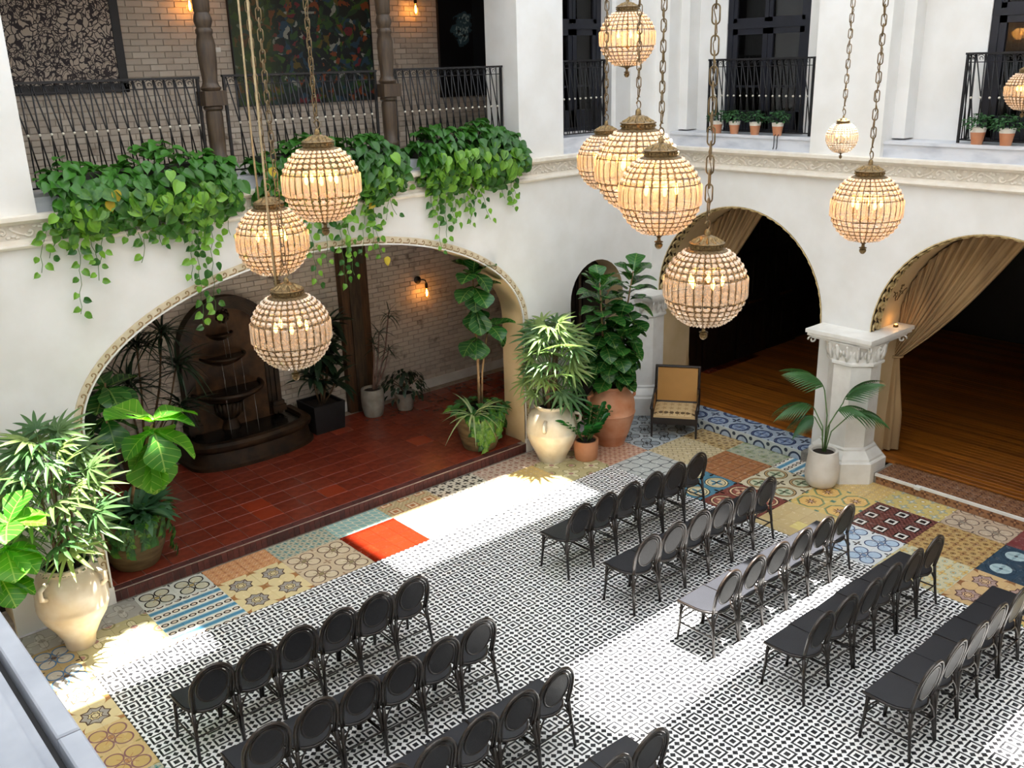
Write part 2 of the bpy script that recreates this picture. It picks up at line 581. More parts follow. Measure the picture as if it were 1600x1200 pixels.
tiles = []
i0, i1 = -11, 47
for i in range(i0, i1):
    for j in range(-49, 6):
        x, y = TX0 + i * TS, TY0 + j * TS
        if y + TS > 9.88 or x < -0.15 or x > 11.3:
            continue
        if i < 0 or i >= 36 or j >= 0:
            key = PATCH.get((i // 4, j // 4), 'rose')
        else:
            key = 'checker'
        p = (x + TS / 2, y + TS / 2, 0)
        tiles.append((dist(p) if seen(p) else 1e3 + dist(p), x, y, key))
tiles.sort()
meshes = {}
cnt = {'tile': 0, 'patterned_tile': 0}
rest = {'tile': MB(), 'patterned_tile': MB()}
keys = [k for k in T if k not in ('checker',)]
for d, x, y, key in tiles:
    nm = 'tile' if key == 'checker' else 'patterned_tile'
    if cnt[nm] < 300 and d < 1e3:
        cnt[nm] += 1
        if key not in meshes:
            meshes[key] = tile_box(MB(), -TS / 2, -TS / 2).mesh(nm, T[key])
        link(nm, meshes[key], slab, (x + TS / 2, y + TS / 2, U(-0.0006, 0.0006)))
    else:
        tile_box(rest[nm], x, y, 0 if nm == 'tile' else keys.index(key))
for nm in rest:
    o = rest[nm].build(nm + '_field', T['checker'] if nm == 'tile' else [T[k] for k in keys], slab)
    o['kind'] = 'stuff'

# ------------------------------------------------------------------ plain materials
M_wall = mat('white plaster', '#e5e4e1', 0.75, '#dddbd6', 2.2, bmp=0.08, bscale=14, spec=0.25)
M_white = mat('white painted trim', '#e8e6e0', 0.5, '#dcd9d2', 5, bmp=0.04)
M_tan = mat('tan painted soffit', '#cdb58e', 0.7, '#c2a97f', 3)
M_marble = mat('pale grey marble', '#cfd1d6', 0.35, '#b0b4bd', 3, lo=0.45, hi=0.75, stretch=(1, 1, 3))
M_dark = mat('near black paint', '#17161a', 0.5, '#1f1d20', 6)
M_iron = mat('black wrought iron', '#131214', 0.5, '#1b191b', 20, spec=0.4)
M_navy = mat('dark navy joinery', '#14161f', 0.4, '#191b26', 8)
M_oldwood = mat('dark weathered wood', '#4a3a28', 0.5, '#30241a', 6, stretch=(6, 6, 0.7), bmp=0.2)
M_beam = mat('brown timber', '#5a3c20', 0.6, '#38230f', 5, stretch=(7, 7, 0.6), bmp=0.2)
M_brick_r = mat('dark red brick', '#5c2c24', 0.7, '#43211d', 18, rnd=1.2, bmp=0.15)
M_terra = mat('terracotta floor tile', '#823624', 0.25, '#6b2b1d', 9, rnd=0.6, bmp=0.03)
M_terra2 = mat('bright terracotta floor tile', '#8f371e', 0.3, '#8a321a', 9, rnd=0.5)
M_brick_w = mat('whitewashed brick', '#cbc0b2', 0.85, '#6a5848', 3.2, detail=8, lo=0.60, hi=0.72, rnd=0.25, bmp=0.35, bscale=26)
M_brick_w2 = mat('grey whitewashed brick', '#bdb1a3', 0.85, '#8c7c6c', 4, detail=8, lo=0.55, hi=0.75, rnd=0.4, bmp=0.3, bscale=26)
M_mortar = mat('painted mortar', '#b5a99c', 0.9, '#a09385', 12)
M_mortar_r = mat('pale mortar', '#a89a8c', 0.9, '#8a7d70', 12)
M_plank = mat('orange brown floorboard', '#a8641f', 0.3, '#6b3b13', 5, stretch=(9, 0.6, 1), rnd=0.9, bmp=0.05)

# ------------------------------------------------------------------ walls
def arc(cx, cz, rx, rz, a0, a1, n):
    return [(cx + rx * math.cos(a0 + (a1 - a0) * i / n), cz + rz * math.sin(a0 + (a1 - a0) * i / n)) for i in range(n + 1)]

Z1 = 4.28
LA = dict(c=5.68, rx=3.045, zs=2.0, rz=1.49)
outl = [(-0.2, 0), (0.53, 0)] + arc(1.085, 2.1, 0.555, 0.57, PI, 0, 16) + [(1.64, 0), (LA['c'] - LA['rx'], 0)] + \
       arc(LA['c'], LA['zs'], LA['rx'], LA['rz'], PI, 0, 48) + [(LA['c'] + LA['rx'], 0), (9.69, 0)] + arc(10.26, 2.1, 0.57, 0.58, PI, 0, 16) + [(10.83, 0), (11.6, 0), (11.6, Z1), (-0.2, Z1)]
def side_soffit(lo, hi):
    def f(p, q):
        inside = lo < p[0] < hi and lo < q[0] < hi and p[1] < 4 and q[1] < 4 and not (p[1] == 0 and q[1] == 0)
        return 1 if inside else 0
    return f
wl = MB().prism(outl, lambda p: (p[0], 10.35, p[1]), lambda p: (p[0], 9.9, p[1]), 0, side_soffit(0.4, 10.9)).build('wall_left', [M_wall, M_tan], None, 40)
struct(wl)

RA = [dict(c=8.28, r=1.45, zs=2.02), dict(c=4.64, r=1.45, zs=2.02), dict(c=1.0, r=1.45, zs=2.02)]
outr = [(9.9, 0)]
for a in RA:
    outr += [(a['c'] + a['r'], 0)] + arc(a['c'], a['zs'], a['r'], a['r'], 0, PI, 28) + [(a['c'] - a['r'], 0)]
outr += [(-1.6, 0), (-1.6, Z1), (9.9, Z1)]
wr = MB().prism(outr, lambda p: (11.5, p[0], p[1]), lambda p: (12.3, p[0], p[1]), 0, side_soffit(-1.0, 9.85)).build('wall_right', [M_wall, M_tan], None, 40)
struct(wr)

# upper storey, left side: piers either side of the gallery, bay with a window, beam over it
up = MB()
up.box(1.15, 2.57, 9.9, 10.55, Z1, 8.6)
up.box(8.74, 9.57, 9.9, 10.55, Z1, 8.6)
up.box(10.95, 11.6, 9.9, 10.6, Z1, 8.6)
up.box(-1.6, 11.6, 9.9, 10.55, 7.0, 8.6)
up.box(9.57, 10.95, 10.42, 10.6, Z1, 4.55)
up.box(10.86, 10.95, 10.2, 10.6, 4.5, 7.0)
up.box(-1.6, 1.15, 9.9, 10.55, Z1, 8.6)
struct(up.build('wall_left_upper', M_wall))
ur = MB()
ur.box(11.5, 12.0, 6.2, 7.2, Z1, 8.6)
ur.box(11.5, 12.0, 2.56, 3.56, Z1, 8.6)
ur.box(11.5, 12.0, 9.65, 10.6, Z1, 8.6)
ur.box(11.5, 12.0, -1.6, 2.56, 7.0, 8.6)
ur.box(11.5, 12.0, 2.56, 9.9, 7.0, 8.6)
for y in (6.04, 7.2, 3.56, 9.49):
    ur.box(11.76, 12.0, y, y + 0.16, 4.5, 7.0)
def backwall(y0, y1, w0, w1):
    ur.box(12.0, 12.2, y0, w0, Z1, 7.0); ur.box(12.0, 12.2, w1, y1, Z1, 7.0)
    ur.box(12.0, 12.2, w0, w1, Z1, 4.48); ur.box(12.0, 12.2, w0, w1, 6.9, 7.0)
backwall(7.2, 9.65, 7.64, 9.0)
backwall(3.56, 6.2, 3.9, 5.25)
ur.box(12.0, 12.2, -1.6, 3.56, Z1, 7.0)
struct(ur.build('wall_right_upper', M_wall))

# walls behind the viewer close the courtyard
wn = MB().box(-0.6, -0.15, -1.6, 9.9, -0.1, 3.9)
wn.box(-1.6, -1.45, -1.6, 10.6, 3.9, 8.6)
struct(wn.build('wall_near_left', M_wall))
wf = MB().box(-1.6, 12.1, -1.75, -1.6, -0.1, 8.6)
struct(wf.build('wall_front', M_wall))

# marble sills above the cornice
sl = MB().box(9.57, 10.95, 9.97, 10.45, Z1 - 0.02, 4.5)
sl.box(2.57, 8.74, 9.98, 10.45, Z1 - 0.02, 4.42)
sl.box(11.58, 12.05, 7.2, 9.65, Z1 - 0.02, 4.46)
sl.box(11.58, 12.05, 3.56, 6.2, Z1 - 0.02, 4.46)
sl.box(11.56, 12.05, 7.2, 9.65, 4.44, 4.48); sl.box(11.56, 12.05, 3.56, 6.2, 4.44, 4.48)
struct(sl.build('trim_1', M_marble))

# cornices with a frieze of scrolls
prof = [(0.0, 3.96), (0.03, 3.965), (0.075, 3.985), (0.085, 4.0), (0.08, 4.02), (0.045, 4.035), (0.035, 4.06), (0.035, 4.2), (0.05, 4.21), (0.09, 4.225), (0.12, 4.24), (0.12, 4.28), (0.0, 4.285)]
def cornice(axis, a0, a1, face, sgn):
    m = MB()
    n = len(prof)
    vs = []
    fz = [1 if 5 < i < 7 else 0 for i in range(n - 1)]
    for a in (a0, a1):
        for o, z in prof:
            vs.append((a, face + sgn * o, z) if axis == 'x' else (face + sgn * o, a, z))
    m.add(vs, [(i, i + 1, n + i + 1, n + i) for i in range(n - 1)] + [tuple(range(n)), tuple(range(n, 2 * n))[::-1]])
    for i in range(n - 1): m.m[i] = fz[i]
    return m
M_cornice = mat('cream cornice plaster', '#e6dfd2', 0.6, '#dcd3c4', 8)
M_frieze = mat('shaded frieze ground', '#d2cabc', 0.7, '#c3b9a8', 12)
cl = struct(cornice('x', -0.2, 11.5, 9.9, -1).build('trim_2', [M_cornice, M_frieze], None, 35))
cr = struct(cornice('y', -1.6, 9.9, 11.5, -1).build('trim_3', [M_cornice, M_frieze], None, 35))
def scroll_mesh():
    m = MB()
    pts = []
    for i in range(15):
        a = i / 14 * 4.4 + 0.4
        r = 0.055 - 0.0032 * i
        pts.append((0.06 - r * math.cos(a), 0, r * math.sin(a)))
    m.tube(pts, [0.011] * 10 + [0.009] * 5, 5)
    m.tube([(-0.125, 0, -0.055), (-0.09, 0, -0.02), (-0.04, 0, 0.01), (0.01, 0, 0.03)], [0.004, 0.012, 0.012, 0.008], 5)
    for px, pz, a in ((-0.09, 0.035, 0.6), (-0.055, 0.05, 1.2), (0.06, 0.0, 0), (-0.1, -0.045, -0.4), (0.11, -0.045, 2.4), (0.0, -0.05, 0.2)):
        m.sphere((px, 0, pz), 0.02, 6, 4, 0, (1.3, 0.5, 0.7))
    return m.mesh('scroll_relief', M_cornice, True)
SCR = scroll_mesh()
k = 0
x = 0.2
while x < 11.4:
    o = link('scroll_relief', SCR, cl, (x, 9.862, 4.13))
    if k % 2: o.scale = (1, 1, -1)
    k += 1; x += 0.245
y = 9.75
while y > 2.4:
    o = link('scroll_relief', SCR, cr, (11.462, y, 4.13))
    o.rotation_euler = (0, 0, PI / 2)
    if k % 2: o.scale = (1, 1, -1)
    k += 1; y -= 0.245

# running scroll border of the big arch
M_gold = mat('faded gold border', '#d8cbb2', 0.6, '#c9b998', 10)
M_scroll = mat('ochre scroll paint', '#a58c66', 0.6, '#96794f', 10)
bm_ = MB()
def ell(a, off=0.0):
    return (LA['c'] + (LA['rx'] + off) * math.cos(a), LA['zs'] + (LA['rz'] + off) * math.sin(a))
path = [(LA['c'] - LA['rx'], 0.2 + i * 0.3) for i in range(6)]
n = 60
ring_in = [(LA['c'] + LA['rx'], 0.16)] + arc(LA['c'], LA['zs'], LA['rx'], LA['rz'], 0, PI, n) + [(LA['c'] - LA['rx'], 0.16)]
ring_out = [(LA['c'] + LA['rx'] + 0.1, 0.16)] + arc(LA['c'], LA['zs'], LA['rx'] + 0.1, LA['rz'] + 0.1, 0, PI, n) + [(LA['c'] - LA['rx'] - 0.1, 0.16)]
def ring(mb, yf, yb, ri, ro, mi=0, ax='x'):
    N = len(ri)
    P = (lambda p, d: (p[0], d, p[1])) if ax == 'x' else (lambda p, d: (d, p[0], p[1]))
    vs = [P(p, yb) for p in ri] + [P(p, yf) for p in ri] + [P(p, yf) for p in ro] + [P(p, yb) for p in ro]
    fs = []
    for i in range(N - 1):
        for a, b in ((0, 1), (1, 2), (2, 3)):
            fs.append((a * N + i, b * N + i, b * N + i + 1, a * N + i + 1))
    mb.add(vs, fs, mi)
ring(bm_, 9.888, 9.905, ring_in, ring_out)
thin_in = [(p[0], p[1]) for p in ring_in]
thin_out = [(LA['c'] + LA['rx'] + 0.018, 0.16)] + arc(LA['c'], LA['zs'], LA['rx'] + 0.018, LA['rz'] + 0.018, 0, PI, n) + [(LA['c'] - LA['rx'] - 0.018, 0.16)]
ring(bm_, 9.874, 9.905, thin_in, thin_out, 1)
bm_.box(2.53, 2.64, 9.862, 9.9, 0.0, 0.2, 1); bm_.box(8.72, 8.83, 9.862, 9.9, 0.0, 0.2, 1)
bord = struct(bm_.build('trim_4', [M_gold, M_white], None, 40))
wm = MB()
pts = []
for i in range(13):
    a = i / 12 * 5.0
    r = 0.030 - 0.0018 * i
    pts.append((0.01 + r * math.sin(a), 0, 0.0 - r * math.cos(a)))
wm.tube([(-0.062, 0, -0.03), (-0.03, 0, -0.03)] + pts, 0.0068, 4)
WAVE = wm.mesh('wave_scroll', M_scroll, True)
def put_wave(x, z, ang):
    M = Matrix.Translation((x, 9.886, z)) @ Matrix.Rotation(-ang, 4, 'Y')
    clone_o = link('wave_scroll', WAVE, bord)
    clone_o.matrix_local = M
# even steps along the curve
L = 0.0; prev = None; nxt = 0.05
for i in range(1200):
    a = PI - PI * i / 1199
    p = ell(a, 0.058)
    if prev:
        L += math.dist(p, prev)
        if L >= nxt:
            ang = math.atan2(p[1] - prev[1], p[0] - prev[0])
            put_wave(p[0], p[1], ang); nxt += 0.118
    prev = p
for sgn in (-1, 1):
    for i in range(15):
        put_wave(LA['c'] + sgn * (LA['rx'] + 0.058), 0.25 + i * 0.118, PI / 2 if sgn < 0 else -PI / 2)

# carved leaf border of the right arches
M_darkgold = mat('dark gilt ground', '#3a2a18', 0.6, '#2c1f12', 12)
M_gilt = mat('antique gilt leaf', '#d3bd8c', 0.45, '#a88c58', 20, spec=0.5)
lm = MB()
for s in (-1, 1):
    lm.tube([(-0.07, 0, s * 0.02), (-0.03, -0.004, s * 0.045), (0.02, -0.004, s * 0.04), (0.07, 0, s * 0.01)], [0.005, 0.011, 0.011, 0.004], 5)
lm.sphere((0.0, 0, 0), 0.03, 7, 4, 0, (1.5, 0.45, 0.7))
for q in (-0.03, 0.0, 0.03):
    lm.tube([(-0.05, -0.005, 0), (q, -0.012, 0.018), (q + 0.03, 0, 0.03)], 0.005, 4)
LEAFB = lm.mesh('carved_leaf', M_gilt, True)
for ai, a in enumerate(RA[:2]):
    m = MB()
    ri = [(a['c'] + a['r'] - 0.005, 2.02)] + arc(a['c'], a['zs'], a['r'] - 0.005, a['r'] - 0.005, 0, PI, 48)
    ro = [(a['c'] + a['r'] + 0.01, 2.02)] + arc(a['c'], a['zs'], a['r'] + 0.01, a['r'] + 0.01, 0, PI, 48)
    ring(m, 11.492, 11.74, ri, ro, 0, 'y')
    mm = MB(); ring(mm, 11.49, 11.51, ri, ro, 0, 'y'); ring(mm, 11.735, 11.75, [(p[0], p[1] - 0.004) for p in ri], ro, 0, 'y')
    t = struct(m.build('trim_%d' % (5 + ai), [M_darkgold], None, 40))
    mm.build('gilt_edge', M_gilt, t, 40)
    N = 30
    for i in range(N):
        th = PI * (i + 0.5) / N
        rr = a['r'] - 0.012
        c = Vector((11.615, a['c'] + rr * math.cos(th), a['zs'] + rr * math.sin(th)))
        tx = Vector((0, -math.sin(th), math.cos(th)))
        nr = Vector((0, math.cos(th), math.sin(th)))
        M = Matrix((tx * 1.1, nr * 1.3, Vector((1, 0, 0)) * 2.1)).transposed().to_4x4()
        M.translation = c
        o = link('carved_leaf', LEAFB, t)
        o.matrix_local = M

# ------------------------------------------------------------------ the step, the loggia floor and its back wall
ST = 0.15
st = struct(MB().box(2.635, 8.725, 9.89, 10.35, -0.1, ST - 0.012).build('trim_7', M_mortar_r))
bf = MB().cham(-0.034, 0.034, -0.012, 0.0, -0.066, 0.064, 0.003).mesh('brick', M_brick_r)
bt = MB().cham(-0.108, 0.108, -0.05, 0.05, -0.03, 0.0, 0.004).mesh('brick', M_brick_r)
x = 2.635 + 0.037
while x < 8.7:
    link('brick', bf, st, (x, 9.892 + U(-0.0015, 0.0015), 0.072)); x += 0.0735
x = 2.635 + 0.11
while x < 8.66:
    link('brick', bt, st, (x, 9.93, ST + U(-0.001, 0.001))); x += 0.222
edge = MB().box(2.635, 8.725, 9.879, 9.884, ST - 0.016, ST - 0.004).build('mortar_edge', M_mortar_r, st)

lf = struct(MB().box(-0.5, 12.2, 9.98, 13.1, -0.1, ST - 0.008).build('floor', M_mortar_r))
ter = []
for j in range(10):
    for i in range(-2, 38):
        x, y = 2.72 + i * 0.318 + (0.0), 9.985 + j * 0.314
        if y + 0.3 > 13.1: continue
        ter.append((x, y))
tm = MB().cham(-0.156, 0.156, -0.154, 0.154, -0.02, 0, 0.003)
tm1 = tm.mesh('terracotta_tile', M_terra); tm2 = tm.mesh('terracotta_tile', M_terra2)
ter.sort(key=lambda p: dist((p[0], p[1], ST)) + (0 if seen((p[0], p[1], ST)) else 100))
extra = MB()
for k, (x, y) in enumerate(ter):
    if k < 290:
        link('terracotta_tile', tm2 if (k in (1, 20, 47) or random.random() < 0.05) else tm1, lf, (x + 0.157, y + 0.155, ST + U(-0.001, 0.001)))
    else:
        extra.cham(x, x + 0.312, y, y + 0.308, ST - 0.02, ST, 0.003)
o = extra.build('terracotta_tile_field', M_terra, lf); o['kind'] = 'stuff'

def brick_wall(name, X0, X1, Y, za, zb, mats, frame_test, limit):
    w = struct(MB().box(X0, X1, Y + 0.012, Y + 0.25, za - 0.1, zb).build(name, M_mortar))
    BL, BH = 0.215, 0.078
    spots = []
    r = 0; z = za
    while z + BH < zb:
        x = X0 + (BL / 2 if r % 2 else 0)
        while x + BL <= X1:
            spots.append((x + BL / 2, z + BH / 2)); x += BL
        z += BH; r += 1
    near = [s for s in spots if frame_test(s)]
    near.sort(key=lambda s: dist((s[0], Y, s[1])))
    pick = set(near[:limit])
    ms = [MB().cham(-0.1035, 0.1035, -0.035, 0.035, 0, 0.016, 0.004).mesh('brick', m) for m in mats]
    restm = MB()
    for s in spots:
        d = U(-0.003, 0.004)
        if s in pick:
            o = link('brick', ms[0] if random.random() < 0.75 else ms[1], w)
            o.matrix_local = Matrix.Translation((s[0], Y + 0.012 + d, s[1])) @ Matrix.Rotation(R(90), 4, 'X')
        else:
            h = 0.016
            restm.put(*_cb, Matrix.Translation((s[0], Y + 0.012 + d, s[1])) @ Matrix.Rotation(R(90), 4, 'X'), 0 if random.random() < 0.75 else 1)
    o = restm.build('brickwork', mats, w); o['kind'] = 'stuff'
    return w
_t = MB().cham(-0.1035, 0.1035, -0.035, 0.035, 0, 0.016, 0.004)
_cb = (_t.v, _t.f)
def in_arch(s):
    q = project((s[0], 13.0, s[1]))
    return q and 130 < q[0] < 830 and q[1] > 380 and seen((s[0], 13.0, s[1]))
brick_wall('wall_rear', -0.5, 12.2, 13.0, ST, 3.95, [M_brick_w, M_brick_w2], in_arch, 300)
brick_wall('wall_rear_upper', 1.2, 12.0, 13.0, 4.3, 7.0, [M_brick_w2, M_brick_w], lambda s: seen((s[0], 13.0, s[1])) and s[1] > 4.8, 300)
struct(MB().box(-0.5, 12.2, 12.975, 13.0, ST, ST + 0.16).build('baseboard_rear', M_white))
# loggia ceiling, gallery floor, gallery ceiling and end walls
g = MB().box(-0.6, 12.2, 10.35, 13.25, 4.0, 4.27)
struct(g.build('ceiling', M_wall))
struct(MB().box(-1.6, 12.2, 10.35, 13.25, 7.0, 7.15).build('ceiling', M_wall))
e = MB().box(-0.75, -0.5, 10.35, 13.25, 0, 4.0); e.box(12.2, 12.35, 10.35, 13.25, 0, 7.0); e.box(0.9, 1.15, 10.55, 13.25, 4.27, 7.0)
struct(e.build('wall_loggia_end', M_wall))
# ------------------------------------------------------------------ right room: steps, plank floor, dark panelling
s1 = struct(MB().box(11.33, 12.1, 6.75, 9.9, -0.1, ST - 0.012).build('trim_8', M_grout))
s2 = struct(MB().box(11.37, 12.1, 2.4, 5.8, -0.1, ST - 0.012).build('trim_9', M_grout))
def step_tiles(par, x0, x1, y0, y1, mt, mr, xf):
    a = MB().cham(-0.125, 0.125, -0.125, 0.125, -0.012, 0, 0.002).mesh('patterned_tile', mt)
    b = MB().cham(-0.07, 0.07, -0.125, 0.125, -0.012, 0, 0.002).mesh('patterned_tile', mr)
    y = y1 - 0.126
    while y > y0:
        for x in (x0 + 0.126, x0 + 0.378):
            link('patterned_tile', a, par, (x, y, ST))
        o = link('patterned_tile', b, par)
        o.matrix_local = Matrix.Translation((xf, y, 0.074)) @ Matrix.Rotation(R(-90), 4, 'Y')
        y -= 0.252
step_tiles(s1, 11.335, 11.83, 6.75, 9.9, T['bluestep'], T['blueriser'], 11.324)
step_tiles(s2, 11.385, 11.83, 2.4, 5.74, T['rust'], T['rustriser'], 11.364)
ed = MB()
ed.box(11.355, 11.385, 2.4, 5.1, ST - 0.03, ST + 0.006); ed.box(11.3, 11.385, 5.1, 5.18, ST - 0.03, ST + 0.006); ed.box(11.33, 11.36, 5.18, 5.74, ST - 0.03, ST + 0.006)
ed.build('stone_edge', M_white, s2)
fw = struct(MB().box(11.85, 19.0, -1.6, 10.3, -0.1, ST - 0.012).build('floor', M_dark))
pm = MB().cham(-0.049, 0.049, -3.8, 3.8, -0.02, 0, 0.002).mesh('floorboard', M_plank)
x = 11.885; k = 0
while x < 18.8:
    link('floorboard', pm, fw, (x, 6.43, ST))
    link('floorboard', pm, fw, (x, -1.19, ST))
    x += 0.1
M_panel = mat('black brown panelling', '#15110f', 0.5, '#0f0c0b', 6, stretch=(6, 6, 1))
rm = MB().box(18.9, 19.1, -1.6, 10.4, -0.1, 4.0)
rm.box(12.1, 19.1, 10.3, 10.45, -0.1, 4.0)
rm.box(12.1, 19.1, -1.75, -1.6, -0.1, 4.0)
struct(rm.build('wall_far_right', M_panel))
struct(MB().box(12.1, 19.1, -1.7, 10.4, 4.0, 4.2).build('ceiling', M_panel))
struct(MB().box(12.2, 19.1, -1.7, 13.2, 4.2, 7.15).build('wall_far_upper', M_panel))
# dark folding doors on the room's left side
M_wine = mat('black stained timber', '#1b1412', 0.35, '#120d0c', 5, stretch=(7, 7, 0.6))
for i in range(4):
    t = thing('folding_door', ['dark panelled folding door leaf nearest the left arch', 'second dark panelled folding door leaf behind the left arch', 'third dark panelled folding door leaf behind the left arch', 'farthest dark panelled folding door leaf behind the left arch'][i], 'door', (12.75 + i * 1.0, 10.2, ST), 'folding doors in the dark room')
    MB().box(-0.47, 0.47, -0.03, 0.03, 0.0, 2.9).build('leaf', M_wine, t)
    for z0, z1 in ((0.2, 0.95), (1.15, 2.0), (2.15, 2.75)):
        for xa, xb in ((-0.38, -0.04), (0.04, 0.38)):
            f = MB()
            f.box(xa, xb, -0.045, -0.03, z0, z0 + 0.05); f.box(xa, xb, -0.045, -0.03, z1 - 0.05, z1)
            f.box(xa, xa + 0.05, -0.045, -0.03, z0, z1); f.box(xb - 0.05, xb, -0.045, -0.03, z0, z1)
            f.build('panel_moulding', M_wine, t)
    MB().box(-0.2, 0.2, -0.06, -0.045, 1.02, 1.07).build('rail_handle', mat('aged brass', '#6a5630', 0.4, '#4c3c20', 12, metal=0.8) if i == 0 else bpy.data.materials['aged brass'], t)

# dark door inside the small niche arches
for nx, lab in ((10.26, 'dark timber door in the small niche arch behind the fiddle leaf fig'), (1.085, 'dark timber door in the small niche arch at the left edge')):
    t = thing('door', lab, 'door', (nx, 10.3, 0))
    MB().box(-0.62, 0.62, -0.02, 0.04, 0.0, 2.75).build('leaf', M_wine, t)
    for xa in (-0.5, 0.05):
        for za, zb in ((0.25, 1.1), (1.25, 2.35)):
            f = MB()
            f.box(xa, xa + 0.45, -0.04, -0.02, za, za + 0.05); f.box(xa, xa + 0.45, -0.04, -0.02, zb - 0.05, zb)
            f.box(xa, xa + 0.05, -0.04, -0.02, za, zb); f.box(xa + 0.4, xa + 0.45, -0.04, -0.02, za, zb)
            f.build('panel_moulding', M_wine, t)
    MB().box(-0.05, 0.0, -0.05, -0.02, 0.0, 2.7).build('meeting_stile', M_oldwood, t)

# ------------------------------------------------------------------ pillars with leafy capitals
def octo(a):
    s = a * math.tan(PI / 8)
    return [(a, -s), (a, s), (s, a), (-s, a), (-a, s), (-a, -s), (-s, -a), (s, -a)]
def oct_loft(prof):
    m = MB()
    for i, (a, z) in enumerate(prof):
        m.v.extend((p[0], p[1], z) for p in octo(a))
    N = len(prof)
    for i in range(N - 1):
        for k in range(8):
            l = (k + 1) % 8
            m.f.append((i * 8 + k, i * 8 + l, (i + 1) * 8 + l, (i + 1) * 8 + k)); m.m.append(0)
    m.f.append(tuple(range(7, -1, -1))); m.m.append(0)
    m.f.append(tuple((N - 1) * 8 + k for k in range(8))); m.m.append(0)
    return m
acan = MB()
for i in range(5):
    t = i / 4
acan.tube([(0, 0, -0.10), (0, 0.012, -0.03), (0, 0.022, 0.05), (0, 0.05, 0.10), (0, 0.075, 0.085)], [0.04, 0.05, 0.045, 0.032, 0.012], 6, flat=0.45)
for s in (-1, 1):
    acan.tube([(s * 0.03, 0.01, -0.06), (s * 0.05, 0.02, 0.0), (s * 0.045, 0.035, 0.04)], [0.012, 0.018, 0.008], 5)
ACAN = acan.mesh('acanthus_leaf', M_white, True)
volm = MB()
pts = []
for i in range(16):
    a = i / 15 * 7.0
    r = 0.06 - 0.0034 * i
    pts.append((r * math.cos(a), 0, r * math.sin(a)))
volm.tube(pts, 0.014, 5)
VOL = volm.mesh('volute', M_white, True)
def pillar(cx, cy, label, capy):
    t = thing('pillar', label, 'pillar', (cx, cy, 0), 'octagonal pillars')
    oct_loft([(0.475, 0.0), (0.475, 0.29), (0.46, 0.305), (0.44, 0.31), (0.435, 0.34), (0.40, 0.38), (0.37, 0.41), (0.345, 0.43), (0.345, 0.455), (0.32, 0.47)]).build('base', M_white, t, 25)
    oct_loft([(0.31, 0.46), (0.31, 1.62)]).build('shaft', M_white, t, 25)
    cap = oct_loft([(0.315, 1.61), (0.345, 1.63), (0.345, 1.66), (0.325, 1.675), (0.325, 1.70), (0.34, 1.84), (0.38, 1.92)])
    cap.build('capital_bell', M_white, t, 25)
    ab_ = MB()
    dy = capy - cy
    for g, z0, z1 in ((0.02, 1.90, 1.94), (0.06, 1.94, 1.98), (0.08, 1.98, 2.03)):
        ab_.box(-0.30 - g, 0.66 + g, dy - 0.40 - g, dy + 0.40 + g, z0, z1)
    ab_.build('abacus', M_white, t)
    for k in range(16):
        a = 2 * PI * k / 16 + PI / 16
        rr = 0.32 / math.cos(((a + PI / 8) % (PI / 4)) - PI / 8)
        o = link('acanthus_leaf', ACAN, t)
        o.matrix_local = Matrix.Translation((rr * math.cos(a), rr * math.sin(a), 1.79)) @ Matrix.Rotation(a - PI / 2, 4, 'Z')
    for sx, sy in ((-1, -1), (-1, 1), (1, -1), (1, 1)):
        a = math.atan2(sy, sx)
        o = link('volute', VOL, t)
        o.matrix_local = Matrix.Translation((0.13 + sx * 0.42, dy + sy * 0.42, 1.87)) @ Matrix.Rotation(a + PI / 2 * 0, 4, 'Z')
    return t
pillar(11.46, 6.25, 'white octagonal pillar with leafy capital between the two curtained arches', 6.32)
pillar(11.46, 10.0, 'white octagonal pillar half hidden in the corner behind the fig', 9.98)

up_l = thing('accent_light', 'tiny brass uplight glowing on top of the white pillar capital', 'lamp', (11.95, 5.98, 2.03))
MB().lathe([(0.03, 0), (0.035, 0.01), (0.03, 0.03), (0.022, 0.035)], 10).build('housing', bpy.data.materials['aged brass'], up_l, 40)
MB().lathe([(0.02, 0.034), (0.018, 0.04), (0.006, 0.045)], 10).build('lens', emit('warm lens', '#ffb45a', 6), up_l, True)
pl = bpy.data.lights.new('accent_light_glow', 'POINT'); pl.energy = 0.5; pl.color = (1, 0.5, 0.15); pl.shadow_soft_size = 0.02
po = bpy.data.objects.new('accent_light_glow', pl); col.objects.link(po); po.location = (0, 0, 0.07); po.parent = up_l

# stencilled ornament on the second arch's soffit
orn = MB()
pts = []
for i in range(12):
    a = i / 11 * 4.6
    pts.append((0.06 * math.cos(a) * (1 - i * 0.05), 0.06 * math.sin(a) * (1 - i * 0.05)))
def soff(u, w):
    th = math.acos(max(-1, min(1, (6.0 + 0 - 4.64) / 1.45))) if False else 0.30 + u
    return (12.0 + w, 4.64 + 1.445 * math.cos(th), 2.02 + 1.445 * math.sin(th))
for s in (-1, 1):
    orn.tube([soff(0.0 + p[1] * 0.8, s * (0.06 + p[0])) for p in pts], 0.006, 4)
    orn.tube([soff(-0.05, s * 0.02), soff(0.0, s * 0.06), soff(0.05, s * 0.13), soff(0.06, s * 0.17)], 0.007, 4)
for u, w in ((0.08, 0.0), (0.11, 0.02), (0.11, -0.02), (0.05, 0.0)):
    c = soff(u, w); orn.sphere(c, 0.02, 6, 4, 0, (1, 0.5, 1))
struct(orn.build('trim_10', mat('brown stencil paint', '#6a5230', 0.7, '#59431f', 10), None, True))

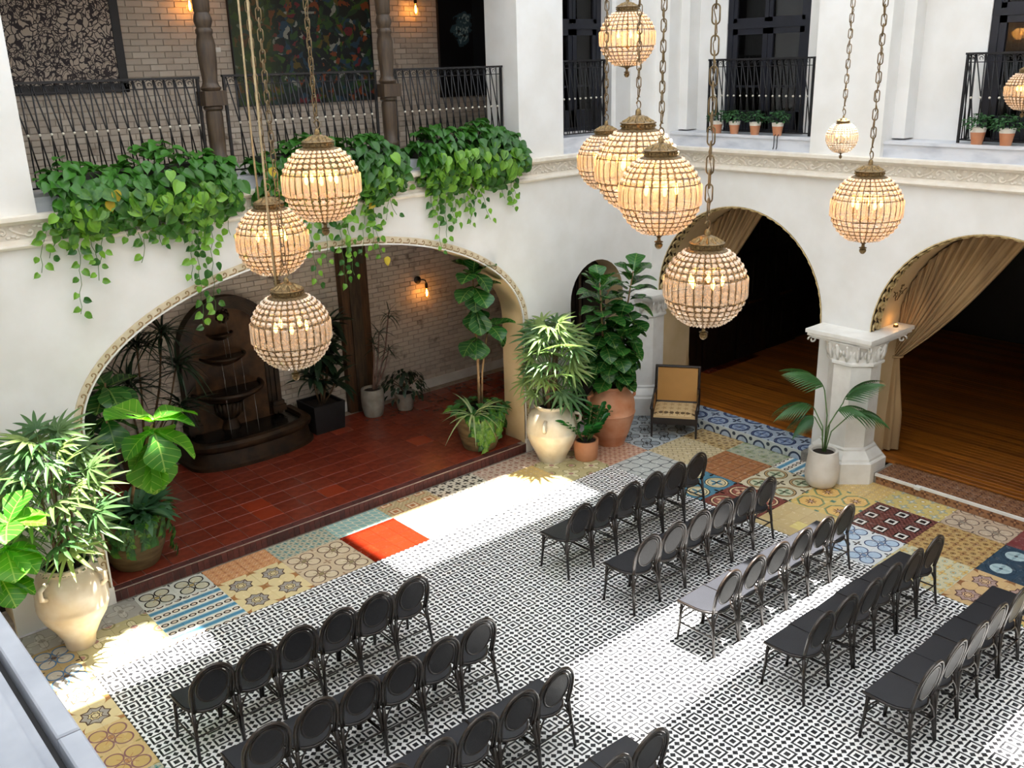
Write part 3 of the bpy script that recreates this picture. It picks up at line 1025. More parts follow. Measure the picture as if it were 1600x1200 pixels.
# ------------------------------------------------------------------ curtains
M_curt = mat('tan gauze curtain', '#a98b62', 0.85, '#8d7250', 3, stretch=(1, 1, 0.3))
def curtain(label, tops, tie, fall_y, sag, loc, lift):
    t = thing('curtain', label, 'curtain', loc, 'tan swagged curtains')
    L0 = Vector(loc)
    nf = 110; ns = 22
    m = MB()
    P = []
    rng = random.Random(len(label))
    ph = [rng.uniform(-0.6, 0.6) for _ in range(12)]
    for i in range(nf + 1):
        f = i / nf
        k = f * (len(tops) - 1); a = int(min(k, len(tops) - 2)); tt = k - a
        top = Vector(tops[a]).lerp(Vector(tops[a + 1]), tt)
        end = Vector(tie) + Vector((0.02 * math.sin(f * 40), 0.0, -0.10 + 0.20 * (1 - f)))
        for j in range(ns + 1):
            s = j / ns
            p = top.lerp(end, s)
            p.z -= sag * math.sin(PI * s) * (0.25 + 0.75 * f)
            wav = math.sin(f * 2 * PI * 13 + 1.2 * math.sin(s * 3 + f * 9)) + 0.5 * math.sin(f * 2 * PI * 29 + s * 2)
            p.x += 0.035 * wav * (1 - 0.6 * s)
            P.append(p - L0)
    fs = [(i * (ns + 1) + j, (i + 1) * (ns + 1) + j, (i + 1) * (ns + 1) + j + 1, i * (ns + 1) + j + 1) for i in range(nf) for j in range(ns)]
    m.add(P, fs)
    o = m.build('swag', M_curt, t, True)
    sm = o.modifiers.new('cloth', 'SOLIDIFY'); sm.thickness = 0.006
    # gathered tail below the tie
    m = MB(); P = []
    nz = 10; na = 40
    zt = tie[2] - 0.02
    for j in range(nz + 1):
        s = j / nz
        for i in range(na):
            a = 2 * PI * i / na
            r = (0.06 + 0.10 * min(1, s * 1.6)) * (1 + 0.2 * math.sin(a * 7) * min(1, s * 2))
            P.append(Vector((tie[0] + 0.8 * r * math.cos(a), tie[1] + (fall_y - tie[1]) * min(1, s * 2) + 1.1 * r * math.sin(a), zt + (ST + 0.03 - zt) * s)) - L0)
    fs = [(j * na + i, j * na + (i + 1) % na, (j + 1) * na + (i + 1) % na, (j + 1) * na + i) for j in range(nz) for i in range(na)]
    m.add(P, fs)
    m.build('tail', M_curt, t, True)
    b = MB(); pts = [Vector((tie[0] + 0.09 * math.cos(2 * PI * i / 14), tie[1] + 0.1 * math.sin(2 * PI * i / 14), tie[2] - 0.02)) - L0 for i in range(14)]
    b.tube(pts, 0.018, 6, closed=True).build('tieback', M_curt, t, True)
    return t
def arch_tops(c, a0, a1, n, x=12.24, r=1.43):
    return [(x, c + r * math.cos(a0 + (a1 - a0) * i / n), 2.02 + r * math.sin(a0 + (a1 - a0) * i / n)) for i in range(n + 1)]
curtain('tan gauze curtain swagged across the left dark arch above the caned chair', arch_tops(8.28, 0.35, 1.58, 16), (12.26, 9.86, 1.38), 9.9, 0.12, (12.26, 9.86, ST), 0)
curtain('tan gauze curtain swagged to the white pillar in the right dark arch', arch_tops(4.64, 0.12, 1.68, 18), (12.26, 6.10, 1.56), 6.12, 0.16, (12.26, 6.10, ST), 0)

# ------------------------------------------------------------------ upper windows (french doors)
M_glass, b = begin('dark window glass')
nt = M_glass.node_tree
tr = nt.nodes.new('ShaderNodeBsdfTransparent'); gl = nt.nodes.new('ShaderNodeBsdfGlossy'); gl.inputs['Roughness'].default_value = 0.03
tr.inputs[0].default_value = (0.55, 0.57, 0.6, 1)
fz = nt.nodes.new('ShaderNodeFresnel'); fz.inputs[0].default_value = 1.5
ms = nt.nodes.new('ShaderNodeMixShader')
nt.links.new(fz.outputs[0], ms.inputs[0]); nt.links.new(tr.outputs[0], ms.inputs[1]); nt.links.new(gl.outputs[0], ms.inputs[2])
nt.links.new(ms.outputs[0], nt.nodes['Material Output'].inputs[0])
M_drape = mat('grey brown drape', '#6d645c', 0.9, '#4e463f', 4, stretch=(14, 14, 0.5))
def french(name, origin, rz, w, h):
    t = thing(name, None, None, origin, None, rz)
    t['kind'] = 'structure'
    # local: x across, y into the room (+), z up
    m = MB()
    m.box(-w / 2, -w / 2 + 0.09, -0.04, 0.1, 0, h); m.box(w / 2 - 0.09, w / 2, -0.04, 0.1, 0, h)
    m.box(-w / 2, w / 2, -0.04, 0.1, h - 0.09, h); m.box(-w / 2, w / 2, -0.05, 0.1, 0, 0.05); m.box(-w / 2, w / 2, -0.045, 0.1, 1.42, 1.50)
    m.build('window_frame', M_navy, t)
    for s in (-1, 1):
        x0, x1 = (-w / 2 + 0.09, -0.005) if s < 0 else (0.005, w / 2 - 0.09)
        m = MB()
        m.box(x0, x0 + 0.08, -0.03, 0.03, 0.05, 1.42); m.box(x1 - 0.08, x1, -0.03, 0.03, 0.05, 1.42)
        for z0, z1 in ((0.05, 0.3), (1.34, 1.42)):
            m.box(x0, x1, -0.03, 0.03, z0, z1)
        m.box(x0 + 0.08, x1 - 0.08, -0.02, 0.02, 0.62, 0.65)
        sash = m.build('sash', M_navy, t)
        MB().box(x0 + 0.08, x1 - 0.08, -0.003, 0.003, 0.3, 0.62).build('pane', M_glass, sash)
        MB().box(x0 + 0.08, x1 - 0.08, -0.003, 0.003, 0.65, 1.34).build('pane', M_glass, sash)
        m = MB(); m.box(x0, x0 + 0.06, -0.03, 0.03, 1.5, h - 0.09); m.box(x1 - 0.06, x1, -0.03, 0.03, 1.5, h - 0.09)
        m.box(x0, x1, -0.03, 0.03, 1.5, 1.56); m.box(x0, x1, -0.03, 0.03, h - 0.15, h - 0.09); m.box(x0 + 0.06, x1 - 0.06, -0.02, 0.02, 1.95, 1.98)
        tr_ = m.build('transom_light', M_navy, t)
        MB().box(x0 + 0.06, x1 - 0.06, -0.003, 0.003, 1.56, 1.95).build('pane', M_glass, tr_)
        MB().box(x0 + 0.06, x1 - 0.06, -0.003, 0.003, 1.98, h - 0.15).build('pane', M_glass, tr_)
    MB().sphere((0.03, -0.05, 0.95), 0.022, 8, 6).build('knob', M_iron, t, True)
    # drapes inside
    for s, (xa, xb) in ((-1, (-w / 2 + 0.15, -w * 0.18)), (1, (w * 0.12, w / 2 - 0.1))):
        m = MB(); N = 24
        vs = []
        for i in range(N + 1):
            xx = xa + (xb - xa) * i / N
            yy = 0.16 + 0.025 * math.sin(i * 1.7)
            vs += [(xx, yy, 0.05), (xx, yy, h - 0.1)]
        m.add(vs, [(2 * i, 2 * i + 2, 2 * i + 3, 2 * i + 1) for i in range(N)])
        m.build('drape', M_drape, t, True)
    MB().box(-w / 2, w / 2, 0.5, 0.55, 0, h).build('dark_room_sheet', M_dark, t)  # black sheet; darkness of the unlit room put into its colour
    return t
french('window_1', (12.06, 8.32, 4.48), -PI / 2, 1.36, 2.42)
french('window_2', (12.06, 4.575, 4.48), -PI / 2, 1.35, 2.42)
french('window_3', (10.28, 10.46, 4.54), 0, 1.16, 2.42)

# ------------------------------------------------------------------ wrought iron railings
M_bead = mat('pale metal bead', '#d9d4c8', 0.3, '#c9c2b2', 10, metal=0.3)
def bal_mesh(z0, z1, zb, dx):
    m = MB()
    m.tube([(0, 0, z0), (0.004, 0, zb), (-0.004, 0, z1)], 0.008, 5)
    m.tube([(dx * 0.7, 0, z0), (0, 0.005, zb), (-dx, 0, z1)], 0.008, 5)
    pts = []
    for i in range(9):
        a = -0.5 + i / 8 * 4.6
        r = 0.024 - 0.0012 * i
        pts.append((-dx * 0.45 + r * math.cos(a), 0, z1 - 0.055 + r * math.sin(a)))
    m.tube(pts, 0.0045, 4)
    m.tube([(0, 0, z1 - 0.12), (-0.012, 0, z1 - 0.03), (-dx * 0.5, 0, z1 - 0.008), (-dx + 0.012, 0, z1 - 0.03), (-dx, 0, z1 - 0.12)], 0.0045, 4)
    return m.mesh('baluster', M_iron, True)
BM = {}
beadm = MB().sphere((0, 0, 0), 0.015, 8, 6).mesh('bead', M_bead, True)
def rail(label, P0, P1, z0, z1, zb, dx=0.108, returns=0, cat='railing'):
    P0, P1 = Vector((*P0, 0)), Vector((*P1, 0))
    d = (P1 - P0); L = d.length; ang = math.atan2(d.y, d.x)
    t = thing('balcony_railing', label, cat, (P0.x, P0.y, z0), 'wrought iron railings', ang)
    h = z1 - z0
    key = (round(h, 3), round(dx, 3))
    if key not in BM: BM[key] = bal_mesh(0.03, h, zb - z0, dx)
    m = MB().box(-0.02, L + 0.02, -0.022, 0.022, h - 0.012, h + 0.012)
    m.build('handrail', M_iron, t)
    MB().box(0, L, -0.01, 0.01, 0.03, 0.045).build('bottom_rail', M_iron, t)
    MB().box(0, L, -0.008, 0.008, h - 0.10, h - 0.09).build('scroll_rail', M_iron, t)
    n = int(L / dx)
    off = (L - n * dx) / 2
    for i in range(1, n + 1):
        x = off + i * dx - dx * 0.25
        o = link('baluster', BM[key], t, (x, 0, 0))
        b = link('bead', beadm, o, (0, -0.008, zb - z0))
    for x in ((0.0, L)):
        MB().box(x - 0.014, x + 0.014, -0.014, 0.014, 0, h).build('post', M_iron, t)
    if returns:
        for x in (0.0, L):
            m = MB(); m.box(x - 0.014, x + 0.014, 0, returns, h - 0.012, h + 0.012); m.box(x - 0.008, x + 0.008, 0, returns, 0.03, 0.045)
            r = m.build('side_rail', M_iron, t)
            nn = max(1, int(returns / dx))
            for i in range(nn):
                o = link('baluster', BM[key], r)
                o.matrix_local = Matrix.Translation((x, dx * (i + 0.75), 0)) @ Matrix.Rotation(PI / 2, 4, 'Z')
    return t
Yr = 10.2
rail('black iron gallery railing with crossed bars behind the left planter', (2.6, Yr), (4.46, Yr), 4.44, 5.465, 4.98)
rail('black iron gallery railing before the colourful painting, between two wooden posts', (4.76, Yr), (6.70, Yr), 4.44, 5.475, 4.98)
rail('black iron gallery railing behind the right planter, ending at the white pier', (6.98, Yr), (8.70, Yr), 4.44, 5.485, 4.98)
rail('small black iron balcony railing on the marble sill in the corner bay', (9.6, 10.04), (10.53, 10.04), 4.5, 5.53, 5.02, returns=0.35)
R_mid = rail('black iron balcony railing with four potted herbs before the middle window', (11.72, 9.06), (11.72, 7.36), 4.48, 5.49, 5.0, returns=0.28)
hk = MB()
for q in (0, 0.05):
    hk.tube([(1.28 + q, -0.16, 0.02), (1.28 + q, -0.19, 0.0), (1.28 + q, -0.19, -0.14), (1.285 + q, -0.21, -0.17), (1.30 + q, -0.22, -0.14)], 0.007, 5)
hk.build('hook', M_iron, R_mid, True)
rail('black iron balcony railing before the far right window', (11.72, 5.34), (11.72, 3.8), 4.48, 5.49, 5.0, returns=0.28)

# turned wooden posts
def post(x, label):
    t = thing('turned_post', label, 'post', (x, 10.16, 4.42), 'turned wooden gallery posts')
    p1 = [(0.115, 0.0), (0.115, 0.06), (0.10, 0.07), (0.11, 0.10), (0.105, 0.13), (0.085, 0.15), (0.098, 0.19), (0.098, 0.22), (0.083, 0.24), (0.09, 0.40), (0.092, 0.66), (0.085, 0.70), (0.105, 0.72), (0.105, 0.745), (0.085, 0.76)]
    p2 = [(0.085, 0.90), (0.105, 0.92), (0.11, 0.94), (0.09, 0.96), (0.078, 1.0), (0.095, 1.2), (0.098, 1.38), (0.08, 1.47), (0.09, 1.49), (0.09, 1.52), (0.075, 1.54), (0.095, 1.60), (0.095, 1.63), (0.075, 1.69), (0.085, 1.71), (0.088, 1.80), (0.10, 1.98), (0.095, 2.15), (0.07, 2.4), (0.07, 2.58)]
    MB().lathe(p1, 16).build('lower_turning', M_oldwood, t, 40)
    MB().box(-0.125, 0.125, -0.11, 0.11, 0.755, 0.905).build('square_block', M_oldwood, t)
    MB().lathe(p2, 16).build('upper_turning', M_oldwood, t, 40)
    MB().box(-0.13, 0.13, -0.13, 0.13, -0.04, 0.03).build('plinth', M_oldwood, t)
post(4.585, 'turned dark wooden post at the left end of the colourful painting')
post(6.85, 'turned dark wooden post at the right end of the colourful painting')

# ------------------------------------------------------------------ gallery pictures
def art(name):
    m, b = begin(name)
    return m, b
m_maze, b = begin('maze drawing')
v = coords('Object')
nz = E.nt.nodes.new('ShaderNodeTexNoise'); nz.inputs['Scale'].default_value = 5; E.nt.links.new(v, nz.inputs['Vector'])
vm = E.nt.nodes.new('ShaderNodeVectorMath'); vm.operation = 'MULTIPLY_ADD'
E.nt.links.new(nz.outputs['Color'], vm.inputs[0]); vm.inputs[1].default_value = (0.25, 0.25, 0.25); E.nt.links.new(v, vm.inputs[2])
def vor(s, feat):
    n = E.nt.nodes.new('ShaderNodeTexVoronoi'); n.feature = feat; n.inputs['Scale'].default_value = s
    E.nt.links.new(vm.outputs[0], n.inputs['Vector'])
    return E(n.outputs['Distance'])
l1 = lt(vor(13, 'DISTANCE_TO_EDGE'), 0.085)
l2 = lt(vor(23, 'DISTANCE_TO_EDGE'), 0.06) * gt(noise(v, 2.0), 0.47)
dots = lt(vor(17, 'F1'), 0.10)
c = mixc(mx(mx(l1, l2), dots), lin('#b9aa9b'), lin('#22151a'))
E.nt.links.new(c, b.inputs['Base Color']); b.inputs['Roughness'].default_value = 0.6

m_col, b = begin('colourful abstract painting')
v = coords('Object')
nz = E.nt.nodes.new('ShaderNodeTexNoise'); nz.inputs['Scale'].default_value = 3.5; nz.inputs['Detail'].default_value = 6; E.nt.links.new(v, nz.inputs['Vector'])
vm = E.nt.nodes.new('ShaderNodeVectorMath'); vm.operation = 'MULTIPLY_ADD'
E.nt.links.new(nz.outputs['Color'], vm.inputs[0]); vm.inputs[1].default_value = (0.5, 0.5, 0.5); E.nt.links.new(v, vm.inputs[2])
vo = E.nt.nodes.new('ShaderNodeTexVoronoi'); vo.inputs['Scale'].default_value = 12; E.nt.links.new(vm.outputs[0], vo.inputs['Vector'])
sp = E.nt.nodes.new('ShaderNodeSeparateXYZ'); E.nt.links.new(vo.outputs['Color'], sp.inputs[0])
rp = E.nt.nodes.new('ShaderNodeValToRGB')
E.nt.links.new(sp.outputs[0], rp.inputs[0])
cr_ = rp.color_ramp; cr_.interpolation = 'CONSTANT'
cols = ['#0f1a18', '#16241c', '#2c4a1e', '#0e1512', '#1f3a4c', '#121a1a', '#5a4a14', '#0d1414', '#7a3a18', '#16302a', '#10181c', '#6a1f26', '#223a20', '#8a8a80', '#0f1614', '#34520f']
cr_.elements[0].color = lin(cols[0]); cr_.elements[1].position = 0.06; cr_.elements[1].color = lin(cols[1])
for i in range(2, 16):
    el = cr_.elements.new(i / 16); el.color = lin(cols[i])
sx = E.nt.nodes.new('ShaderNodeSeparateXYZ'); E.nt.links.new(v, sx.inputs[0])
grn = mn(mx((-0.35 - E(sx.outputs[0])) * 2.0, 0.0), 0.55)
c = mixc(grn, rp.outputs[0], lin('#3a4a12'))
E.nt.links.new(c, b.inputs['Base Color']); b.inputs['Roughness'].default_value = 0.45

m_fig, b = begin('dark painting with pale teal form')
v = coords('Object')
sx = E.nt.nodes.new('ShaderNodeSeparateXYZ'); E.nt.links.new(v, sx.inputs[0])
X_, Z_ = E(sx.outputs[0]), E(sx.outputs[2])
nn_ = noise(v, 6, 5)
d = ln2((X_ + 0.02 + (nn_ - 0.5) * 0.5) * 1.5, Z_ - 1.05 + (nn_ - 0.5) * 0.3)
c = mixc(gt(X_, 0.2), lin('#08080c'), lin('#22262c'))
c = mixc(lt(d, 0.26) * gt(noise(v, 14, 3), 0.4), c, lin('#3d5862'))
c = mixc(lt(d, 0.2) * gt(noise(v, 20, 2), 0.55), c, lin('#9fb0b0'))
E.nt.links.new(c, b.inputs['Base Color']); b.inputs['Roughness'].default_value = 0.35
def picture(name, label, x0, x1, z0, z1, m, fw):
    t = thing(name, label, 'painting', ((x0 + x1) / 2, 12.99, z0))
    w = (x1 - x0) / 2; h = z1 - z0
    MB().box(-w + fw, w - fw, -0.035, 0.0, fw, h - fw).build('canvas', m, t)
    f = MB(); f.box(-w, -w + fw, -0.05, 0, 0, h); f.box(w - fw, w, -0.05, 0, 0, h); f.box(-w, w, -0.05, 0, 0, fw); f.box(-w, w, -0.05, 0, h - fw, h)
    f.build('picture_frame', M_dark, t)
picture('abstract_painting', 'black line maze abstract in a wide black frame, left gallery wall', 2.35, 4.74, 5.30, 6.95, m_maze, 0.11)
picture('abstract_painting', 'large dark multicoloured abstract painting in the middle of the gallery wall', 6.22, 8.50, 5.04, 6.95, m_col, 0.012)
picture('abstract_painting', 'tall black painting with a pale teal form, right gallery wall', 9.77, 10.78, 5.02, 6.95, m_fig, 0.015)
t = thing('wall_label', 'small pale title card on the brick left of the colourful painting', 'sign', (6.02, 12.995, 5.80))
MB().box(-0.05, 0.05, -0.008, 0, -0.03, 0.03).build('card', M_white, t)

# ------------------------------------------------------------------ wall sconces
M_bulb = emit('warm filament', '#ffb050', 60)
M_bulbglass, b = begin('clear bulb glass')
nt = M_bulbglass.node_tree
tr = nt.nodes.new('ShaderNodeBsdfTransparent'); tr.inputs[0].default_value = (1, 0.9, 0.75, 1)
gl = nt.nodes.new('ShaderNodeBsdfGlossy'); gl.inputs['Roughness'].default_value = 0.05
ms = nt.nodes.new('ShaderNodeMixShader'); ms.inputs[0].default_value = 0.12
nt.links.new(tr.outputs[0], ms.inputs[1]); nt.links.new(gl.outputs[0], ms.inputs[2]); nt.links.new(ms.outputs[0], nt.nodes['Material Output'].inputs[0])
def sconce(x, z, label, y=12.985):
    t = thing('wall_sconce', label, 'lamp', (x, y, z), 'filament bulb wall sconces')
    m = MB(); m.lathe([(0.065, 0), (0.065, 0.02), (0.05, 0.035), (0.02, 0.045)], 14)
    o = m.build('backplate', M_iron, t, 40); o.rotation_euler = (R(90), 0, 0)
    MB().tube([(0, -0.03, 0), (0.02, -0.12, 0.02), (0.05, -0.16, 0.01), (0.06, -0.17, -0.04)], 0.010, 6).build('arm', M_iron, t, True)
    MB().lathe([(0.022, -0.12), (0.026, -0.10), (0.024, -0.05), (0.012, -0.035)], 10, (0.06, -0.17, 0)).build('socket', M_iron, t, 40)
    MB().lathe([(0.004, -0.29), (0.03, -0.275), (0.042, -0.24), (0.038, -0.20), (0.022, -0.15), (0.018, -0.12)], 12, (0.06, -0.17, 0)).build('bulb', M_bulbglass, t, True)
    MB().lathe([(0.005, -0.26), (0.014, -0.25), (0.016, -0.2), (0.008, -0.15)], 8, (0.06, -0.17, 0)).build('filament', M_bulb, t, True)
    l = bpy.data.lights.new('sconce_glow', 'POINT'); l.energy = 0.9; l.color = (1, 0.36, 0.06); l.shadow_soft_size = 0.03
    lo = bpy.data.objects.new('sconce_glow', l); col.objects.link(lo); lo.parent = t; lo.location = (0.06, -0.12, -0.22)
sconce(9.10, 2.10, 'filament bulb sconce on the loggia brick wall behind the arch')
sconce(5.57, 6.55, 'filament bulb sconce on the gallery wall beside the first wooden post')
sconce(9.19, 6.55, 'filament bulb sconce on the gallery wall left of the tall black painting')

# timber column against the loggia wall
t = thing('timber_column', 'dark brown timber column against the loggia brick wall', 'column', (7.79, 12.97, ST))
MB().box(-0.25, 0.25, -0.12, 0, 0, 3.82).build('shaft', M_beam, t)
MB().box(-0.11, 0.09, -0.15, -0.12, 0, 3.82).build('centre_board', M_oldwood, t)
MB().box(-0.16, 0.14, -0.22, -0.12, 2.45, 2.9).build('bracket', M_oldwood, t)

# near ledge in the lower left corner
M_ledge = mat('grey painted ledge', '#a7abb4', 0.5, '#8f949e', 4, bmp=0.05)
nl = struct(MB().box(-0.15, 0.325, -1.6, 9.9, 3.9, 4.185).build('trim_11', M_ledge))
for i, (a, b_) in enumerate(((-1.55, 0.3), (0.305, 1.905), (1.91, 3.6), (3.605, 5.4), (5.405, 7.4), (7.405, 9.6))):
    MB().cham(0.345, 0.393, a, b_, 3.96, 4.205, 0.004).build('coping_stone', M_ledge, nl)
MB().box(0.32, 0.36, -1.6, 9.85, 3.93, 4.15).build('joint', M_dark, nl)
MB().box(-0.1, 0.3, -1.6, 9.85, 4.18, 4.2).build('slab', M_ledge, nl)

# ------------------------------------------------------------------ roof: opaque over the wings, light shaping awning panes over the court, added out of view with gaps shaped to throw the sun patches
ZR = 8.6
M_pane, b = begin('light shaping awning')
nt = M_pane.node_tree
tl = nt.nodes.new('ShaderNodeBsdfTranslucent'); tl.inputs[0].default_value = (0.139, 0.143, 0.147, 1)
df = nt.nodes.new('ShaderNodeBsdfDiffuse'); df.inputs[0].default_value = (0.6, 0.6, 0.58, 1)
ad = nt.nodes.new('ShaderNodeAddShader')
nt.links.new(tl.outputs[0], ad.inputs[0]); nt.links.new(df.outputs[0], ad.inputs[1]); nt.links.new(ad.outputs[0], nt.nodes['Material Output'].inputs[0])
sh = lambda x0, x1, y0, y1: (x0 + 0.22 * ZR, x1 + 0.22 * ZR, y0 - 0.03 * ZR, y1 - 0.03 * ZR)
gaps = [sh(0.9, 2.75, 8.30, 9.2), sh(2.75, 3.08, 8.30, 8.78), sh(2.5, 3.0, 9.42, 9.6), sh(5.35, 8.45, 8.15, 9.44), sh(5.1, 8.8, 4.5, 5.6), sh(7.2, 9.6, 1.75, 2.4)]  # openings shaped to drop sun on chosen floor patches and the left fig
gx = sorted({-1.6, 12.1, *[g_[0] for g_ in gaps], *[g_[1] for g_ in gaps]})
gy = sorted({-1.75, 10.6, *[g_[2] for g_ in gaps], *[g_[3] for g_ in gaps]})
roof = MB()
for i in range(len(gx) - 1):
    for j in range(len(gy) - 1):
        xc, yc = (gx[i] + gx[i + 1]) / 2, (gy[j] + gy[j + 1]) / 2
        if any(g_[0] < xc < g_[1] and g_[2] < yc < g_[3] for g_ in gaps): continue
        roof.add([(gx[i], gy[j], ZR), (gx[i + 1], gy[j], ZR), (gx[i + 1], gy[j + 1], ZR), (gx[i], gy[j + 1], ZR)], [(0, 1, 2, 3)])
struct(roof.build('ceiling', M_pane))  # added awning, unseen, shapes the light in the court
rf = MB().box(-1.6, 19.1, 10.5, 13.3, 8.6, 8.7); rf.box(12.0, 19.1, -1.75, 10.5, 8.6, 8.7)
struct(rf.build('ceiling', M_white))
# ------------------------------------------------------------------ bistro chairs
M_lac = mat('dark lacquered rattan', '#1a1513', 0.32, '#2a211b', 30, spec=0.5)
M_lac2 = mat('brown lacquered rattan hoop', '#3a2e24', 0.28, '#1d1714', 30, spec=0.7)
M_weave, b = begin('black woven seat')
v = coords('Object')
w1 = E.nt.nodes.new('ShaderNodeTexWave'); w1.inputs['Scale'].default_value = 60; w1.bands_direction = 'X'; E.nt.links.new(v, w1.inputs['Vector'])
w2 = E.nt.nodes.new('ShaderNodeTexWave'); w2.inputs['Scale'].default_value = 60; w2.bands_direction = 'Y'; E.nt.links.new(v, w2.inputs['Vector'])
wv = E(w1.outputs['Fac']) * E(w2.outputs['Fac'])
E.nt.links.new(mixc(noise(v, 9, 3) * 0.6 + wv * 0.4, lin('#18191f'), lin('#282930')), b.inputs['Base Color'])
b.inputs['Roughness'].default_value = 0.38; b.inputs['Specular IOR Level'].default_value = 0.55
bump(b, wv, 0.25, 0.004)
M_cane = mat('dark woven back panel', '#17171a', 0.5, '#222125', 40, bmp=0.15, bscale=120, spec=0.4)
def chair_proto():
    P = {}
    # seat: square front corners, rounded rear
    def outline(s, grow=0.0):
        pts = [(-0.205 - grow, 0.225 + grow), (0.205 + grow, 0.225 + grow), (0.205 + grow, 0.02)]
        for i in range(1, 9):
            a = -PI * i / 9
            pts.append((0.205 * math.cos(a) * (1 + grow * 4), 0.02 + 0.225 * math.sin(a)))
        pts.append((-0.205 - grow, 0.02))
        return pts
    m = MB()
    o1 = outline(0)[::-1]
    m.prism([(x * 0.965, y * 0.985) for x, y in o1], lambda p: (p[0], p[1], 0.425), lambda p: (p[0], p[1], 0.452))
    P['seat'] = m.mesh('seat', M_weave)
    m = MB()
    m.tube([(x, y, 0.436) for x, y in o1], 0.0135, 6, closed=True)
    P['seat_rim'] = m.mesh('seat_rim', M_lac, True)
    def rear(s): return [(s * 0.205, -0.225, 0), (s * 0.19, -0.195, 0.22), (s * 0.178, -0.172, 0.45)]
    def front(s): return [(s * 0.20, 0.225, 0), (s * 0.19, 0.205, 0.22), (s * 0.185, 0.195, 0.43)]
    for k, f in (('rear', rear), ('front', front)):
        for s in (-1, 1):
            P[k + str(s)] = MB().tube(f(s), [0.014, 0.016, 0.017], 6).mesh('leg', M_lac, True)
    def yb(z): return -0.172 - 0.075 * (z - 0.45) / 0.42
    def hoop(hw, z0, ztop, r, off):
        pts = []
        zc = ztop - hw * 1.12
        pts.append((-0.178 * hw / 0.195, yb(z0) + off, z0))
        pts.append((-hw * 0.985, yb((z0 + zc) / 2) + off, (z0 + zc) / 2))
        for i in range(13):
            a = PI - PI * i / 12
            z = zc + hw * 1.12 * math.sin(a)
            pts.append((hw * math.cos(a), yb(z) + off, z))
        pts.append((hw * 0.985, yb((z0 + zc) / 2) + off, (z0 + zc) / 2))
        pts.append((0.178 * hw / 0.195, yb(z0) + off, z0))
        return MB().tube(pts, r, 6)
    P['hoop'] = hoop(0.195, 0.45, 0.875, 0.0145, 0).mesh('back_hoop', M_lac2, True)
    P['hoop2'] = hoop(0.168, 0.45, 0.845, 0.011, 0.004).mesh('inner_hoop', M_lac, True)
    def oval(n, rx, rz, off):
        return [(rx * math.cos(2 * PI * i / n), yb(0.665 + rz * math.sin(2 * PI * i / n)) + off, 0.665 + rz * math.sin(2 * PI * i / n)) for i in range(n)]
    P['oval'] = MB().tube(oval(20, 0.138, 0.158, 0.0), 0.011, 6, closed=True).mesh('oval_ring', M_lac, True)
    m = MB()
    a, b_ = oval(20, 0.135, 0.155, -0.005), oval(20, 0.135, 0.155, 0.005)
    m.add(a + b_, [tuple(range(20)), tuple(range(20, 40))[::-1]])
    P['panel'] = m.mesh('back_panel', M_cane)
    # bent braces under the seat and the stretcher ring, each a piece of its own
    for s in (-1, 1):
        for i, (p, q, r_) in enumerate((((0.192, 0.21, 0.26), (0.18, 0.19, 0.40), (0.07, 0.18, 0.425)), ((0.19, -0.20, 0.24), (0.17, -0.18, 0.40), (0.06, -0.16, 0.425)),
                                        ((0.192, 0.205, 0.26), (0.185, 0.16, 0.40), (0.18, 0.06, 0.425)), ((0.19, -0.195, 0.24), (0.185, -0.15, 0.40), (0.18, -0.04, 0.425)))):
            pts = bez((s * p[0], p[1], p[2]), (s * q[0], q[1], q[2]), (s * r_[0], r_[1], r_[2]), 5)
            P['brace%d%d' % (s, i)] = MB().tube(pts, 0.0085, 5).mesh('brace', M_lac, True)
        P['stretcher%d0' % s] = MB().tube([(s * 0.194, 0.212, 0.2), (s * 0.194, -0.205, 0.2)], 0.0085, 5).mesh('stretcher', M_lac, True)
        P['stretcher%d1' % s] = MB().tube([(-0.193, s * 0.205, 0.235), (0.193, s * 0.205, 0.235)], 0.0085, 5).mesh('stretcher', M_lac, True)
    return P
CP = chair_proto()
def make_chair(label, x, y, rz):
    t = thing('bistro_chair', label, 'chair', (x, y, 0), 'bistro chairs set out in rows', rz)
    for k, me in CP.items():
        nm = 'leg' if k[:4] in ('rear', 'fron') else 'brace' if k[:5] == 'brace' else 'stretcher' if k[:5] == 'stret' else {'hoop': 'back_hoop', 'hoop2': 'inner_hoop', 'oval': 'oval_ring', 'panel': 'back_panel'}.get(k, k)
        link(nm, me, t)
    return t
ROWY = [7.015, 6.005, 4.995, 3.995, 3.0]
ROWN = ['first', 'second', 'third', 'fourth', 'fifth']
for blk, x0, rows_ in (('right', 6.775, 5), ('left', 2.435, 4)):
    for r in range(rows_):
        for c in range(6):
            x, y = x0 + c * 0.412, ROWY[r]
            pts = [(x - 0.2, y - 0.25, 0.87), (x + 0.2, y - 0.25, 0.87), (x - 0.2, y + 0.2, 0.45), (x + 0.2, y + 0.2, 0.45)]
            if not any(seen(p, -3) for p in pts): continue
            if blk == 'right':
                who = ['at the aisle end', 'second from the aisle', 'third from the aisle', 'fourth from the aisle', 'fifth from the aisle', 'at the right wall end'][c]
            else:
                who = ['at the far left end', 'second from the left', 'third from the left', 'fourth from the left', 'fifth from the left', 'at the aisle end'][c]
            lab = 'black woven bistro chair %s, %s row%s of the %s block' % (who, ROWN[r], ' from the planted arch' if False else ' from the back wall' if False else '', blk)
            if blk == 'right' and r == 2 and c < 5: lab = 'sunlit ' + lab
            make_chair(lab, x + U(-0.006, 0.006), y + U(-0.01, 0.01), U(-0.03, 0.03))

